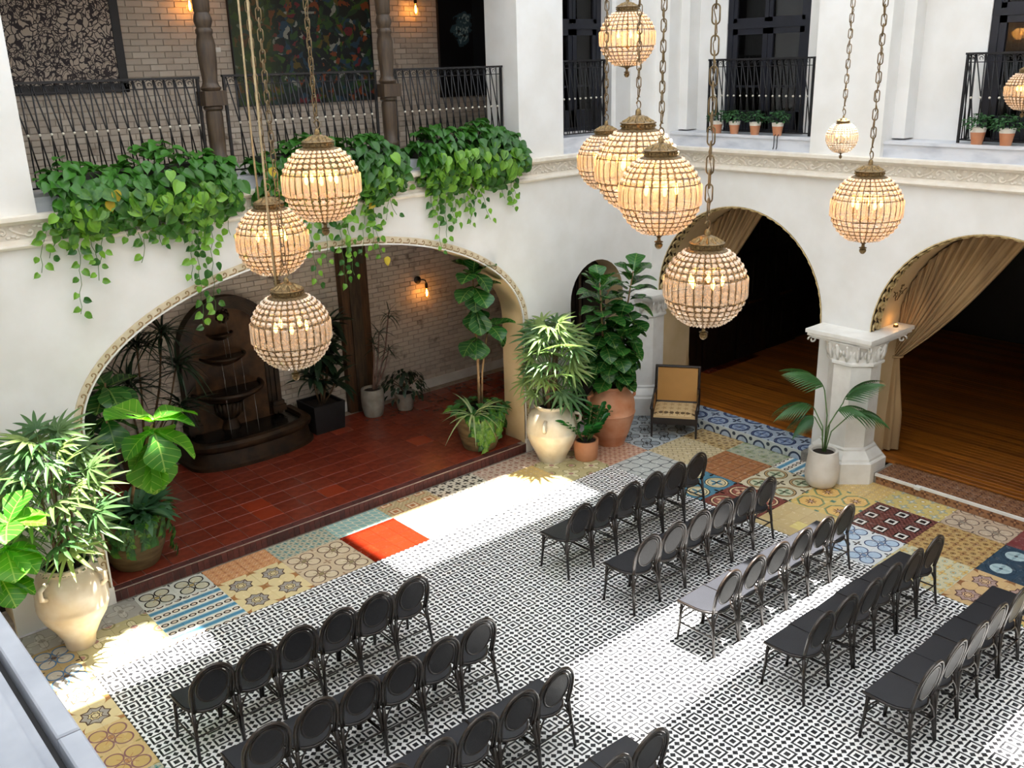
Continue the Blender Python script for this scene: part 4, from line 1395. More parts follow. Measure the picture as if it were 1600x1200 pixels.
# caned lounge chair
M_blackwood = mat('black stained chair wood', '#191312', 0.35, '#241a17', 14, stretch=(6, 6, 1))
M_canegold, b = begin('golden caning')
v = coords('Object')
w1 = E.nt.nodes.new('ShaderNodeTexWave'); w1.inputs['Scale'].default_value = 30; w1.bands_direction = 'X'; E.nt.links.new(v, w1.inputs['Vector'])
w2 = E.nt.nodes.new('ShaderNodeTexWave'); w2.inputs['Scale'].default_value = 30; w2.bands_direction = 'Z'; E.nt.links.new(v, w2.inputs['Vector'])
E.nt.links.new(mixc(E(w1.outputs['Fac']) * E(w2.outputs['Fac']) * 0.5 + noise(v, 6) * 0.3, lin('#b5843f'), lin('#8a5e28')), b.inputs['Base Color'])
b.inputs['Roughness'].default_value = 0.5
M_cush, b = begin('brocade cushion')
v = coords('Object')
sx = E.nt.nodes.new('ShaderNodeSeparateXYZ'); E.nt.links.new(v, sx.inputs[0])
X_, Y_ = E(sx.outputs[0]), E(sx.outputs[1])
rr = ln2(c1(X_ * 9.0), c1(Y_ * 6.0)); th = at2(c1(Y_ * 6.0), c1(X_ * 9.0))
c = mixc(lt(rr, 0.26 + 0.13 * cs(th * 5.0)), lin('#c2a679'), lin('#a4875a'))
bd = band(Y_, 0.20, 0.285)
c = mixc(bd * lt(ln2(c1(X_ * 12.0), (Y_ - 0.243) * 14.0), 0.42), c, lin('#5a4426'))
E.nt.links.new(c, b.inputs['Base Color']); b.inputs['Roughness'].default_value = 0.8
fd = Vector((-0.81, -0.586))
lx, ly = 10.70 + 0.81 * 0.33, 8.70 + 0.586 * 0.33
t = thing('lounge_chair', 'low black wooden armchair with golden cane back and brocade seat', 'armchair', (lx, ly, 0), None, math.atan2(fd.y, fd.x) - PI / 2)
for s in (-1, 1):
    MB().tube([(s * 0.335, 0.315, 0.0), (s * 0.335, 0.315, 0.46)], [0.016, 0.024], 8).build('leg', M_blackwood, t, 40)
    MB().tube([(s * 0.335, -0.42, 0.0), (s * 0.335, -0.30, 0.36), (s * 0.335, -0.44, 0.93)], [0.016, 0.024, 0.02], 8).build('leg', M_blackwood, t, 40)
    MB().tube([(s * 0.345, 0.33, 0.46), (s * 0.35, 0.1, 0.48), (s * 0.345, -0.2, 0.52), (s * 0.34, -0.35, 0.58)], 0.024, 8, flat=0.8).build('arm', M_blackwood, t, True)
    m = MB().add([(s * 0.335, 0.28, 0.32), (s * 0.335, -0.30, 0.36), (s * 0.335, -0.34, 0.56), (s * 0.335, 0.28, 0.46), (s * 0.328, 0.28, 0.32), (s * 0.328, -0.30, 0.36), (s * 0.328, -0.34, 0.56), (s * 0.328, 0.28, 0.46)],
                 [(0, 1, 2, 3), (7, 6, 5, 4), (0, 3, 7, 4), (1, 5, 6, 2), (3, 2, 6, 7), (0, 4, 5, 1)])
    m.build('cane_side', M_canegold, t)
m = MB().box(-0.34, 0.34, 0.295, 0.335, 0.22, 0.32); m.box(-0.345, -0.315, -0.30, 0.33, 0.22, 0.32); m.box(0.315, 0.345, -0.30, 0.33, 0.22, 0.32); m.box(-0.34, 0.34, -0.33, -0.29, 0.22, 0.34)
m.build('seat_frame', M_blackwood, t)
m = MB(); vs = []; N = 10
for j in range(N + 1):
    for i in range(N + 1):
        xx, yy = -0.315 + 0.63 * i / N, -0.28 + 0.60 * j / N
        e_ = min(i, N - i, j, N - j)
        vs.append((xx, yy, 0.32 + (0.075 if e_ > 1 else 0.06 if e_ == 1 else 0.035) + 0.01 * (1 - j / N)))
m.add(vs, [(j * (N + 1) + i, j * (N + 1) + i + 1, (j + 1) * (N + 1) + i + 1, (j + 1) * (N + 1) + i) for j in range(N) for i in range(N)])
m.box(-0.315, 0.315, -0.28, 0.32, 0.30, 0.352)
m.build('cushion', M_cush, t, 50)
def bk(z): return -0.30 - 0.14 * (z - 0.36) / 0.57
m = MB(); 
m.add([(-0.31, bk(0.38), 0.38), (0.31, bk(0.38), 0.38), (0.31, bk(0.9), 0.9), (-0.31, bk(0.9), 0.9), (-0.31, bk(0.38) - 0.012, 0.38), (0.31, bk(0.38) - 0.012, 0.38), (0.31, bk(0.9) - 0.012, 0.9), (-0.31, bk(0.9) - 0.012, 0.9)],
      [(0, 1, 2, 3), (7, 6, 5, 4), (0, 3, 7, 4), (1, 5, 6, 2), (3, 2, 6, 7), (0, 4, 5, 1)])
m.build('cane_back', M_canegold, t)
MB().tube([(-0.35, bk(0.915), 0.915), (0.35, bk(0.915), 0.915)], 0.022, 8).build('top_rail', M_blackwood, t, 40)
MB().tube([(-0.33, bk(0.37), 0.37), (0.33, bk(0.37), 0.37)], 0.018, 8).build('lower_rail', M_blackwood, t, 40)

# ------------------------------------------------------------------ wall fountain
M_bronze = mat('dark brown stone', '#3a2817', 0.5, '#1d140c', 6, bmp=0.3, bscale=18, spec=0.3)
M_stone_in = mat('brown stained stone panel', '#553a22', 0.55, '#2c1d11', 5, bmp=0.3, bscale=14, spec=0.25)
M_water, b = begin('dark water')
b.inputs['Base Color'].default_value = (0.008, 0.008, 0.007, 1); b.inputs['Roughness'].default_value = 0.05
v = coords('Object'); bump(b, noise(v, 22, 3), 0.25, 0.02)
FX, FY = 5.58, 12.98
t = thing('wall_fountain', 'dark stone arched wall fountain with three tiered shell basins', 'fountain', (FX, FY, ST))
def arch_poly(hw, zs, z0, n=20):
    return [(-hw, z0), (hw, z0)] + arc(0, zs, hw, hw, 0, PI, n)
z_ = -ST
MB().prism(arch_poly(0.62, 1.72 + z_, 0.3)[::-1], lambda p: (p[0], -0.10, p[1]), lambda p: (p[0], 0.0, p[1])).build('back_panel', M_stone_in, t)
for k, (ro, ri, d) in enumerate(((0.74, 0.67, 0.17), (0.67, 0.60, 0.14), (0.60, 0.55, 0.12))):
    m = MB()
    A = [(ri, 0.35)] + arc(0, 1.72 + z_, ri, ri, 0, PI, 24) + [(-ri, 0.35)]
    B = [(ro, 0.35)] + arc(0, 1.72 + z_, ro, ro, 0, PI, 24) + [(-ro, 0.35)]
    ring(m, -d, 0.0, A, B)
    m.build('arch_moulding', M_bronze, t, 40)
for s in (-1, 1):
    m = MB(); m.box(s * 0.67 - 0.10, s * 0.67 + 0.10, -0.2, 0, 1.62 + z_, 1.68 + z_); m.box(s * 0.67 - 0.08, s * 0.67 + 0.08, -0.18, 0, 1.56 + z_, 1.62 + z_)
    m.build('impost', M_bronze, t)
    m = MB(); m.box(s * 0.67 - 0.11, s * 0.67 + 0.11, -0.22, 0, 0.40, 0.5); m.box(s * 0.67 - 0.095, s * 0.67 + 0.095, -0.2, 0, 0.5, 0.56)
    m.build('pilaster_base', M_bronze, t)
def shell(cx, cz, r, h, d, nm='basin'):
    m = MB(); N = 28; K = 7
    vs = []
    for j in range(K + 1):
        s = j / K
        rr = r * math.sin(s * PI / 2) ** 0.7
        for i in range(N + 1):
            a = -PI * i / N
            q = rr * (1 + 0.06 * math.cos(i * PI) * s)
            vs.append((cx + q * math.cos(a), -0.1 + d * q / r * math.sin(a), cz - h * (1 - s) ** 1.2 + 0.012 * math.cos(i * PI) * s))
    fs = [(j * (N + 1) + i, (j + 1) * (N + 1) + i, (j + 1) * (N + 1) + i + 1, j * (N + 1) + i + 1) for j in range(K) for i in range(N)]
    m.add(vs, fs)
    rim = [(cx + r * math.cos(-PI * i / 20), -0.1 + d * math.sin(-PI * i / 20), cz) for i in range(21)]
    m.tube(rim, r * 0.06, 6)
    o = m.build(nm, M_bronze, t, True)
    w = MB(); w.add([(cx, -0.1, cz - 0.012)] + [(cx + 0.95 * r * math.cos(-PI * i / 20), -0.1 + 0.95 * d * math.sin(-PI * i / 20), cz - 0.012) for i in range(21)], [(0, i + 2, i + 1) for i in range(20)])
    w.build('water', M_water, o)
shell(-0.1, 1.93 + z_, 0.19, 0.12, 0.2)
shell(-0.1, 1.60 + z_, 0.33, 0.17, 0.34)
shell(-0.1, 1.10 + z_, 0.53, 0.24, 0.52)
m = MB()
for i in range(9):
    a = -PI * (i + 0.5) / 9
    m.tube([(-0.1 + 0.08 * math.cos(a), -0.1 + 0.08 * math.sin(a), 0.62 + z_ + 0.0), (-0.1 + 0.17 * math.cos(a), -0.1 + 0.17 * math.sin(a), 0.74 + z_), (-0.1 + 0.22 * math.cos(a), -0.1 + 0.22 * math.sin(a), 0.90 + z_)], [0.03, 0.05, 0.02], 6)
m.lathe([(0.16, 0.4 + z_), (0.14, 0.5 + z_), (0.1, 0.6 + z_), (0.12, 0.75 + z_), (0.2, 0.88 + z_)], 14, (-0.1, -0.12, 0))
m.build('pedestal', M_bronze, t, True)
m = MB(); m.sphere((-0.02, -0.13, 2.17 + z_), 0.07, 10, 7, 0, (1, 0.8, 1.1)); m.sphere((-0.02, -0.2, 2.13 + z_), 0.03, 8, 6)
for i in range(9):
    a = 2 * PI * i / 9; m.sphere((-0.02 + 0.085 * math.cos(a), -0.11, 2.17 + z_ + 0.09 * math.sin(a)), 0.03, 6, 5)
m.build('lion_mask_spout', M_bronze, t, True)
m = MB()
for x_, z0, z1, y_ in ((-0.02, 1.93, 2.12, -0.21), (-0.08, 1.60, 1.92, -0.33), (-0.14, 1.62, 1.9, -0.32), (-0.1, 1.10, 1.58, -0.46), (0.05, 1.1, 1.58, -0.42), (-0.25, 1.1, 1.56, -0.42), (-0.1, 0.5, 1.08, -0.64), (0.1, 0.5, 1.08, -0.6), (-0.32, 0.5, 1.08, -0.58)):
    m.tube([(x_, y_, z1 + z_), (x_, y_ - 0.02, (z0 + z1) / 2 + z_), (x_ + 0.005, y_ - 0.025, z0 + z_)], 0.004, 5)
M_stream, b = begin('falling water')
b.inputs['Base Color'].default_value = (0.6, 0.6, 0.6, 1); b.inputs['Roughness'].default_value = 0.05; b.inputs['Transmission Weight'].default_value = 0.8
m.build('water_stream', M_stream, t, True)
# bow fronted pool
def bow(hw, yb_, yf, n=22, cx=0.02):
    return [(cx + hw * math.cos(PI * i / n), -(yb_ + (yf - yb_) * math.sin(PI * i / n) ** 0.65)) for i in range(n + 1)]
def pool_shape(hw, yf): 
    p = bow(hw, 0.42, yf)
    return [(p[0][0], 0.0)] + p + [(p[-1][0], 0.0)]
m = MB(); N = len(pool_shape(1, 1))
prof_p = [(0.98, 0.94, 0.0), (0.98, 0.94, 0.05), (0.94, 0.90, 0.08), (0.92, 0.87, 0.24), (0.95, 0.91, 0.27), (0.97, 0.93, 0.31), (0.97, 0.93, 0.35), (0.93, 0.89, 0.385), (0.84, 0.79, 0.385), (0.82, 0.77, 0.28)]
vs = []
for hw, yf, z in prof_p: vs += [(p[0], p[1], z) for p in pool_shape(hw, yf)]
m.add(vs, [(j * N + i, (j + 1) * N + i, (j + 1) * N + i + 1, j * N + i + 1) for j in range(len(prof_p) - 1) for i in range(N - 1)])
m.build('pool_rim', M_bronze, t, 40)
p = pool_shape(0.83, 0.78)
MB().add([(q[0], q[1], 0.33) for q in p], [tuple(range(N))[::-1]]).build('pool_water', M_water, t)
MB().add([(q[0] * 1.0, q[1], 0.30) for q in p] + [(q[0], q[1], 0.02) for q in p], [(i, i + 1, N + i + 1, N + i) for i in range(N - 1)]).build('pool_wall', M_bronze, t)

# ------------------------------------------------------------------ pots
M_soil = mat('dark potting soil', '#1d140d', 0.95, '#2c2015', 30, bmp=0.4)
M_cream = mat('cream glazed clay', '#e3d9c4', 0.35, '#cfbfa2', 5, bmp=0.03, coat=0.2)
M_creamrough = mat('cream stoneware', '#e0d5c2', 0.42, '#ccb999', 4, bmp=0.06, coat=0.15)
M_tc = mat('orange terracotta', '#b5724a', 0.6, '#c79272', 4, bmp=0.06)
M_tc2 = mat('pale terracotta', '#c98d68', 0.65, '#b87a55', 5, bmp=0.05)
M_olivepot = mat('mossy ochre planter clay', '#7c6a48', 0.7, '#5c4c30', 4, bmp=0.12, stretch=(1, 1, 4))
M_wpot = mat('matt white ceramic', '#dcd6cd', 0.5, '#d2cbc0', 6)
M_greypot = mat('weathered grey pot', '#a09b90', 0.7, '#857f74', 6, bmp=0.1)
M_bpot = mat('black square planter', '#121314', 0.5, '#1a1b1c', 6)
def handle(parent, m, r0, z0, z1, a, out):
    p = [(r0 * math.cos(a), r0 * math.sin(a), z0), ((r0 + out) * math.cos(a), (r0 + out) * math.sin(a), z0 + (z1 - z0) * 0.25), ((r0 + out) * math.cos(a), (r0 + out) * math.sin(a), z1 - (z1 - z0) * 0.2), ((r0 - 0.03) * math.cos(a), (r0 - 0.03) * math.sin(a), z1)]
    MB().tube(p, 0.026, 8).build('handle', m, parent, True)
def urn(label, cat, loc, prof, m, soil_r, soil_z, n=36, name='urn', rs=1.0, zs=1.0):
    t = thing(name, label, cat, loc)
    prof = [(r * rs, z * zs) for r, z in prof]
    full = prof + [(prof[-1][0] - 0.035, prof[-1][1] - 0.005), (prof[-1][0] - 0.045, prof[-1][1] - 0.09), (prof[-1][0] - 0.05, soil_z - 0.02)]
    MB().lathe(full, n, cap=False).lathe([(prof[0][0] * 0.98, 0.001), (0.001, 0.001)], n, cap=False).build('pot', m, t, 50)
    MB().lathe([(soil_r, soil_z), (soil_r * 0.6, soil_z + 0.012), (0.001, soil_z + 0.018)], 20, cap=False).build('soil', M_soil, t, True)
    return t
urn_l = urn('large cream urn holding a lady palm, lower left by the arch', 'urn', (2.09, 9.33, 0),
            [(0.17, 0), (0.175, 0.03), (0.19, 0.1), (0.27, 0.24), (0.36, 0.36), (0.405, 0.46), (0.412, 0.50), (0.405, 0.515), (0.41, 0.55), (0.40, 0.64), (0.402, 0.65), (0.385, 0.74), (0.35, 0.83), (0.31, 0.875), (0.30, 0.90), (0.315, 0.93), (0.31, 0.95)], M_creamrough, 0.235, 0.90, rs=0.84)
handle(urn_l, M_creamrough, 0.325, 0.70, 0.86, PI + 0.6, 0.07); handle(urn_l, M_creamrough, 0.325, 0.70, 0.86, -0.75, 0.05)
urn_w = urn('large white glazed urn holding a lady palm, right of the big arch', 'urn', (8.83, 9.43, 0),
            [(0.21, 0), (0.22, 0.03), (0.25, 0.1), (0.33, 0.24), (0.385, 0.37), (0.395, 0.43), (0.405, 0.45), (0.395, 0.47), (0.39, 0.55), (0.36, 0.66), (0.31, 0.73), (0.25, 0.765), (0.24, 0.79), (0.275, 0.82), (0.27, 0.84)], M_cream, 0.2, 0.79, rs=0.94, zs=1.03)
handle(urn_w, M_cream, 0.36, 0.55, 0.70, PI + 0.55, 0.06); handle(urn_w, M_cream, 0.36, 0.55, 0.70, -0.6, 0.06)
urn_t = urn('tall terracotta urn holding a fiddle leaf fig', 'urn', (9.90, 9.27, 0),
            [(0.21, 0), (0.22, 0.03), (0.27, 0.16), (0.275, 0.165), (0.28, 0.18), (0.345, 0.4), (0.365, 0.50), (0.375, 0.515), (0.365, 0.53), (0.365, 0.64), (0.345, 0.74), (0.28, 0.83), (0.24, 0.865), (0.235, 0.89), (0.275, 0.92), (0.275, 0.95)], M_tc, 0.22, 0.90)
handle(urn_t, M_tc, 0.35, 0.68, 0.83, -0.35, 0.05); handle(urn_t, M_tc, 0.35, 0.68, 0.83, PI - 0.2, 0.05)
pot_s = urn('small round terracotta pot holding a zz plant, before the urns', 'pot', (9.20, 9.10, 0), [(0.155, 0), (0.165, 0.02), (0.178, 0.15), (0.185, 0.30)], M_tc2, 0.15, 0.27, 28, 'plant_pot')
pot_k = urn('smooth white tapered pot holding a kentia palm, beside the pillar', 'pot', (10.80, 6.22, 0), [(0.13, 0), (0.17, 0.015), (0.205, 0.06), (0.222, 0.14), (0.222, 0.22), (0.205, 0.38), (0.19, 0.5), (0.187, 0.515)], M_wpot, 0.155, 0.47, 32, 'plant_pot')
pot_ar = urn('broad ochre clay planter with ivy and a tall fig, right arch jamb', 'pot', (8.16, 10.28, ST), [(0.24, 0), (0.25, 0.02), (0.30, 0.2), (0.305, 0.205), (0.33, 0.36), (0.335, 0.365), (0.35, 0.52), (0.365, 0.53), (0.37, 0.58), (0.36, 0.6)], M_olivepot, 0.31, 0.54, 32, 'planter')
pot_al = urn('broad ochre clay planter with ivy and a bright fig, left arch jamb', 'pot', (3.07, 10.35, ST), [(0.24, 0), (0.26, 0.02), (0.33, 0.2), (0.335, 0.205), (0.37, 0.38), (0.375, 0.385), (0.385, 0.55), (0.40, 0.57), (0.40, 0.62), (0.39, 0.64)], M_olivepot, 0.34, 0.58, 32, 'planter')
pot_b = thing('planter', 'square black planter with a dracaena beside the fountain', 'pot', (6.88, 12.63, ST))
m = MB()
for z0, g0, z1, g1 in ((0, 0.25, 0.45, 0.275),):
    a = [(-g0, -g0, z0), (g0, -g0, z0), (g0, g0, z0), (-g0, g0, z0), (-g1, -g1, z1), (g1, -g1, z1), (g1, g1, z1), (-g1, g1, z1)]
    h = g1 - 0.03
    a += [(-h, -h, z1), (h, -h, z1), (h, h, z1), (-h, h, z1), (-h, -h, z1 - 0.06), (h, -h, z1 - 0.06), (h, h, z1 - 0.06), (-h, h, z1 - 0.06)]
    fs = [(3, 2, 1, 0)]
    for i in range(4):
        j = (i + 1) % 4
        fs += [(i, j, 4 + j, 4 + i), (4 + i, 4 + j, 8 + j, 8 + i), (8 + i, 8 + j, 12 + j, 12 + i)]
    m.add(a, fs)
m.build('pot', M_bpot, pot_b)
MB().box(-0.24, 0.24, -0.24, 0.24, 0.36, 0.40).build('soil', M_soil, pot_b)
pot_g = urn('pale grey pot with a spidery dragon tree by the timber column', 'pot', (7.76, 12.52, ST), [(0.14, 0), (0.155, 0.02), (0.18, 0.15), (0.19, 0.3), (0.18, 0.45), (0.175, 0.46)], M_greypot, 0.14, 0.42, 24, 'plant_pot')
pot_f = urn('small clay pot under a bushy umbrella plant, loggia wall', 'pot', (8.30, 12.4, ST), [(0.12, 0), (0.13, 0.02), (0.17, 0.25), (0.18, 0.27), (0.18, 0.3)], M_greypot, 0.14, 0.27, 24, 'plant_pot')
pot_fl = urn('clay planter with a fig at the left edge, mostly hidden', 'pot', (1.05, 8.7, 0), [(0.2, 0), (0.22, 0.03), (0.28, 0.3), (0.3, 0.6), (0.31, 0.64)], M_tc, 0.26, 0.58, 28, 'plant_pot')
pot_tl = urn('dark clay planter with drooping dracaenas left of the fountain', 'pot', (4.0, 12.4, ST), [(0.2, 0), (0.22, 0.03), (0.28, 0.3), (0.3, 0.55), (0.31, 0.58)], M_olivepot, 0.26, 0.52, 28, 'plant_pot')
pot_ll = urn('dark clay planter with a dense dracaena inside the left of the arch', 'pot', (2.85, 11.6, ST), [(0.2, 0), (0.22, 0.03), (0.28, 0.3), (0.3, 0.5), (0.31, 0.52)], M_olivepot, 0.26, 0.46, 28, 'plant_pot')
# ------------------------------------------------------------------ leaves
def leafmat(name, c, c2, rough=0.35, trans=0.35, vein=None):
    m, b = begin(name)
    nt = m.node_tree
    v = coords('Object')
    f = mn(mx(noise(v, 3.0, 2) * 1.2 - 0.1 + (objrand() - 0.5) * 1.3, 0.0), 1.0)
    c_ = mixc(f, lin(c), lin(c2))
    if vein:
        uv = coords('Generated')
        s = E.nt.nodes.new('ShaderNodeSeparateXYZ'); E.nt.links.new(uv, s.inputs[0])
        x, y = ab(E(s.outputs[0]) - 0.5), E(s.outputs[1])
        vn = mx(lt(x, 0.02), lt(ab(fr(y * 6.0 - x * 3.0) - 0.5), 0.045))
        c_ = mixc(vn * 0.6, c_, lin(vein))
    E.nt.links.new(c_, b.inputs['Base Color'])
    b.inputs['Roughness'].default_value = rough
    b.inputs['Specular IOR Level'].default_value = 0.45
    tl = nt.nodes.new('ShaderNodeBsdfTranslucent')
    hs = nt.nodes.new('ShaderNodeHueSaturation'); hs.inputs['Value'].default_value = 1.5; hs.inputs['Saturation'].default_value = 1.1
    nt.links.new(c_, hs.inputs['Color']); nt.links.new(hs.outputs[0], tl.inputs[0])
    ms = nt.nodes.new('ShaderNodeMixShader'); ms.inputs[0].default_value = trans
    nt.links.new(b.outputs[0], ms.inputs[1]); nt.links.new(tl.outputs[0], ms.inputs[2])
    nt.links.new(ms.outputs[0], nt.nodes['Material Output'].inputs[0])
    return m
L_poth = leafmat('pothos leaf green', '#76a836', '#2a5c1f', 0.28, 0.22)
L_pothd = leafmat('shaded pothos green', '#3f7428', '#1f4718', 0.35, 0.2)  # darker copy for inner leaves; shade within the mass put into the colour
L_pothy = leafmat('pothos leaf yellowing', '#b8a02c', '#c9b440', 0.4, 0.35)
L_fid = leafmat('fiddle leaf green', '#2f6428', '#1f4a1f', 0.25, 0.2, '#7fa050')
L_fidb = leafmat('bright fiddle leaf green', '#5c9a2c', '#3f7f26', 0.28, 0.4, '#a8c860')  # lighter copy for figs in the sun; sunlight put into the colour
L_rha = leafmat('lady palm green', '#8a9f5c', '#44693c', 0.42, 0.28)
L_dra = leafmat('dark dracaena green', '#28402a', '#1a2e1f', 0.4, 0.15)
L_ken = leafmat('kentia palm green', '#3f6a36', '#28502c', 0.4, 0.25)
L_ivy = leafmat('ivy green', '#5f8a2c', '#3a6a28', 0.4, 0.3)
L_ivyd = leafmat('deep ivy green', '#3a6a30', '#28522a', 0.4, 0.25)
L_spid = leafmat('silvery strap leaf', '#a3ad7c', '#6f8a58', 0.5, 0.3)
L_agl = leafmat('grey green lance leaf', '#5f8460', '#3c6644', 0.4, 0.25)
L_zz = leafmat('glossy zz leaf', '#2f6a2c', '#235526', 0.2, 0.2)
L_herb = leafmat('herb green', '#3f6a38', '#2f5530', 0.6, 0.2)
M_stem = mat('brown plant stem', '#6a5238', 0.8, '#4c3a26', 12, stretch=(1, 1, 0.3))
M_trunk = mat('tan fig trunk', '#a1825c', 0.8, '#7c6040', 14)
M_gstem = mat('green plant stem', '#56793a', 0.6, '#486a30', 12)

def leaf_geo(Lg, W, shape, rows=6, fold=0.15, droop=0.3, wave=0.0, cols=2):
    vs = []; fs = []
    n = 2 * cols + 1
    for i in range(rows + 1):
        t = i / rows
        w = W * shape(t) * 0.5
        for k in range(-cols, cols + 1):
            q = k / cols
            z = abs(q) * w * fold * 2 - droop * Lg * t * t + wave * W * math.sin(t * 9 + q * 2.0) * abs(q)
            vs.append((q * w, Lg * t * (1 - 0.25 * droop * t), z))
    for i in range(rows):
        for k in range(n - 1):
            a = i * n + k
            fs.append((a, a + 1, a + n + 1, a + n))
    return vs, fs
sh_heart = lambda t: max(0.02, (math.sin(PI * min(1, t * 1.0 + 0.16)) ** 0.8) * (1.0 - 0.35 * t)) if t < 0.98 else 0.01
sh_fid = lambda t: max(0.03, (0.55 * math.sin(PI * t * 0.95 + 0.1) ** 0.6 + 0.55 * math.exp(-((t - 0.72) / 0.24) ** 2)) * (1 if t < 0.97 else 0.35))
sh_lance = lambda t: max(0.02, math.sin(PI * min(1, t * 0.97 + 0.03)) ** 0.8)
sh_blade = lambda t: max(0.02, min(1, t * 7) * (1 - t ** 3))
sh_oval = lambda t: max(0.02, math.sin(PI * min(1, t * 0.96 + 0.03)) ** 0.6)

G_poth = [leaf_geo(1, 0.78, sh_heart, 6, 0.22, d, 0.0) for d in (0.2, 0.35)]
G_fid = [leaf_geo(1, 0.84, sh_fid, 8, 0.12, d, 0.04) for d in (0.15, 0.3, 0.5)]
G_ivy = [leaf_geo(1, 0.7, sh_heart, 4, 0.15, 0.2, 0, 1)]
G_blade = [leaf_geo(1, 0.07, sh_blade, 7, 0.3, d, 0, 1) for d in (0.25, 0.6, 1.0)]
G_lance = [leaf_geo(1, 0.26, sh_lance, 6, 0.2, d, 0, 1) for d in (0.25, 0.5)]
G_oval = [leaf_geo(1, 0.5, sh_oval, 5, 0.15, 0.15, 0, 1)]
def geo_mesh(name, g, m):
    return MB().add(*g).mesh(name, m, True)

def add_leaf(parent, me, loc, d, nrm, s, root):
    o = link('leaf', me, parent)
    M = frame(Vector(loc) - Vector(root), d, nrm, s)
    o.matrix_local = M
    return o

# ---- pothos planters on the gallery ledge
ME_poth = [geo_mesh('leaf', g, L_poth) for g in G_poth]
ME_pothy = geo_mesh('leaf', G_poth[0], L_pothy)
M_trough = mat('dark planter trough', '#2c2a22', 0.8, '#1f1d18', 8)
def pothos(label, x0, x1, vines, nsurf, zt=4.92, yellow=()):
    root = ((x0 + x1) / 2, 10.0, 4.42)
    t = thing('pothos_planter', label, 'plant', root, 'trailing pothos planters')
    MB().box(x0 - root[0] + 0.12, x1 - root[0] - 0.12, -0.14, 0.1, 0.0, 0.2).build('trough', M_trough, t)
    leaves = []
    rng = random.Random(int(x0 * 100))
    for i in range(nsurf):
        x = rng.uniform(x0, x1)
        a = rng.uniform(-0.95, 2.3)
        e = 1 - 0.35 * max(0, abs((x - (x0 + x1) / 2) / ((x1 - x0) / 2)) - 0.75) / 0.25
        bumpz = 0.06 * math.sin(x * 7.1) + 0.05 * math.sin(x * 3.3 + 1)
        k = rng.uniform(0.86, 1.06) * e
        y = 9.98 - 0.36 * k * math.cos(a)
        z = 4.33 + (0.35 + bumpz) * k * math.sin(a) * (1.15 if a > 0 else 1.0)
        nrm = Vector((rng.uniform(-0.4, 0.4), -math.cos(a), math.sin(a) + 0.35)).normalized()
        d = Vector((rng.uniform(-0.8, 0.8), -0.35 * rng.random() - 0.2, -0.6 - 0.5 * rng.random()))
        d = (d - nrm * d.dot(nrm)).normalized()
        leaves.append((Vector((x, y, z)), d, nrm, rng.uniform(0.125, 0.20), 0.0))
    stems = MB()
    pm0 = project((x0 + 0.2, 9.7, 4.2)); pm1 = project((x1 - 0.1, 9.7, 4.2))
    vines = list(vines) + [(pm0[0] + (pm1[0] - pm0[0]) * (i + 0.5) / 9 + rng.uniform(-10, 10), pm0[1] + (pm1[1] - pm0[1]) * (i + 0.5) / 9 + rng.uniform(18, 75), rng.uniform(-0.08, 0.08)) for i in range(9)]
    for px, py, sway in vines:
        end = ray_y(px, py, 9.72)
        xs = min(max(end.x + rng.uniform(-0.12, 0.12), x0 + 0.1), x1 - 0.1)
        st_ = Vector((xs, 9.62, 4.35))
        n = max(6, int((st_.z - end.z) / 0.07))
        pts = []
        for i in range(n + 1):
            s = i / n
            p = st_.lerp(Vector((end.x, 9.78, end.z)), s)
            p.x += sway * math.sin(s * PI * 1.3) * 0.5 + 0.012 * math.sin(i * 1.9)
            p.y = 9.62 + 0.2 * min(1, s * 2.0) * (1 if s > 0.05 else 0)
            pts.append(p)
        stems.tube([p - Vector(root) for p in pts], 0.0035, 4)
        for i in range(1, n + 1):
            for q in range(2 if i < n * 0.45 else 1):
                if rng.random() < 0.1: continue
                side = 1 if (i + q) % 2 else -1
                nrm = Vector((rng.uniform(-0.5, 0.5), -1, rng.uniform(0.0, 0.6))).normalized()
                d = Vector((side * rng.uniform(0.3, 1.0), -0.2, rng.uniform(-1.0, -0.1)))
                d = (d - nrm * d.dot(nrm)).normalized()
                leaves.append((pts[i] + Vector((side * 0.03, -0.015, 0)), d, nrm, rng.uniform(0.10, 0.155) * (1 - 0.25 * i / n), -1))
    stems.build('vine', M_gstem, t, True)
    for px, py in yellow:
        p = ray_y(px, py, 9.60)
        leaves.insert(0, (p, Vector((0.3, -0.2, -1)), Vector((0, -1, 0.3)), 0.14, -5))
    leaves.sort(key=lambda l: l[4] + l[0].y * 1.0)
    inner = MB()
    for i, (p, d, nrm, s, pr) in enumerate(leaves):
        if i < 300:
            add_leaf(t, ME_pothy if (pr == -5 or rng.random() < 0.004) else ME_poth[i % 2], p, d, nrm, s, root)
        else:
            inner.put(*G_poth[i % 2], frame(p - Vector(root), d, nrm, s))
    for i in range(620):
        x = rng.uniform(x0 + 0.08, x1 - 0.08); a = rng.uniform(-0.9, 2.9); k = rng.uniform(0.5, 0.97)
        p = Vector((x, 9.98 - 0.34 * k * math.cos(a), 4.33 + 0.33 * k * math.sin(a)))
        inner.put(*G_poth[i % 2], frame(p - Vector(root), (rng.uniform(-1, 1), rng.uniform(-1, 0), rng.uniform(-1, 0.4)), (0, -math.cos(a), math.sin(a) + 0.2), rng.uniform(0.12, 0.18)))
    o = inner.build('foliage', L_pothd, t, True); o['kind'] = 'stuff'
    return t
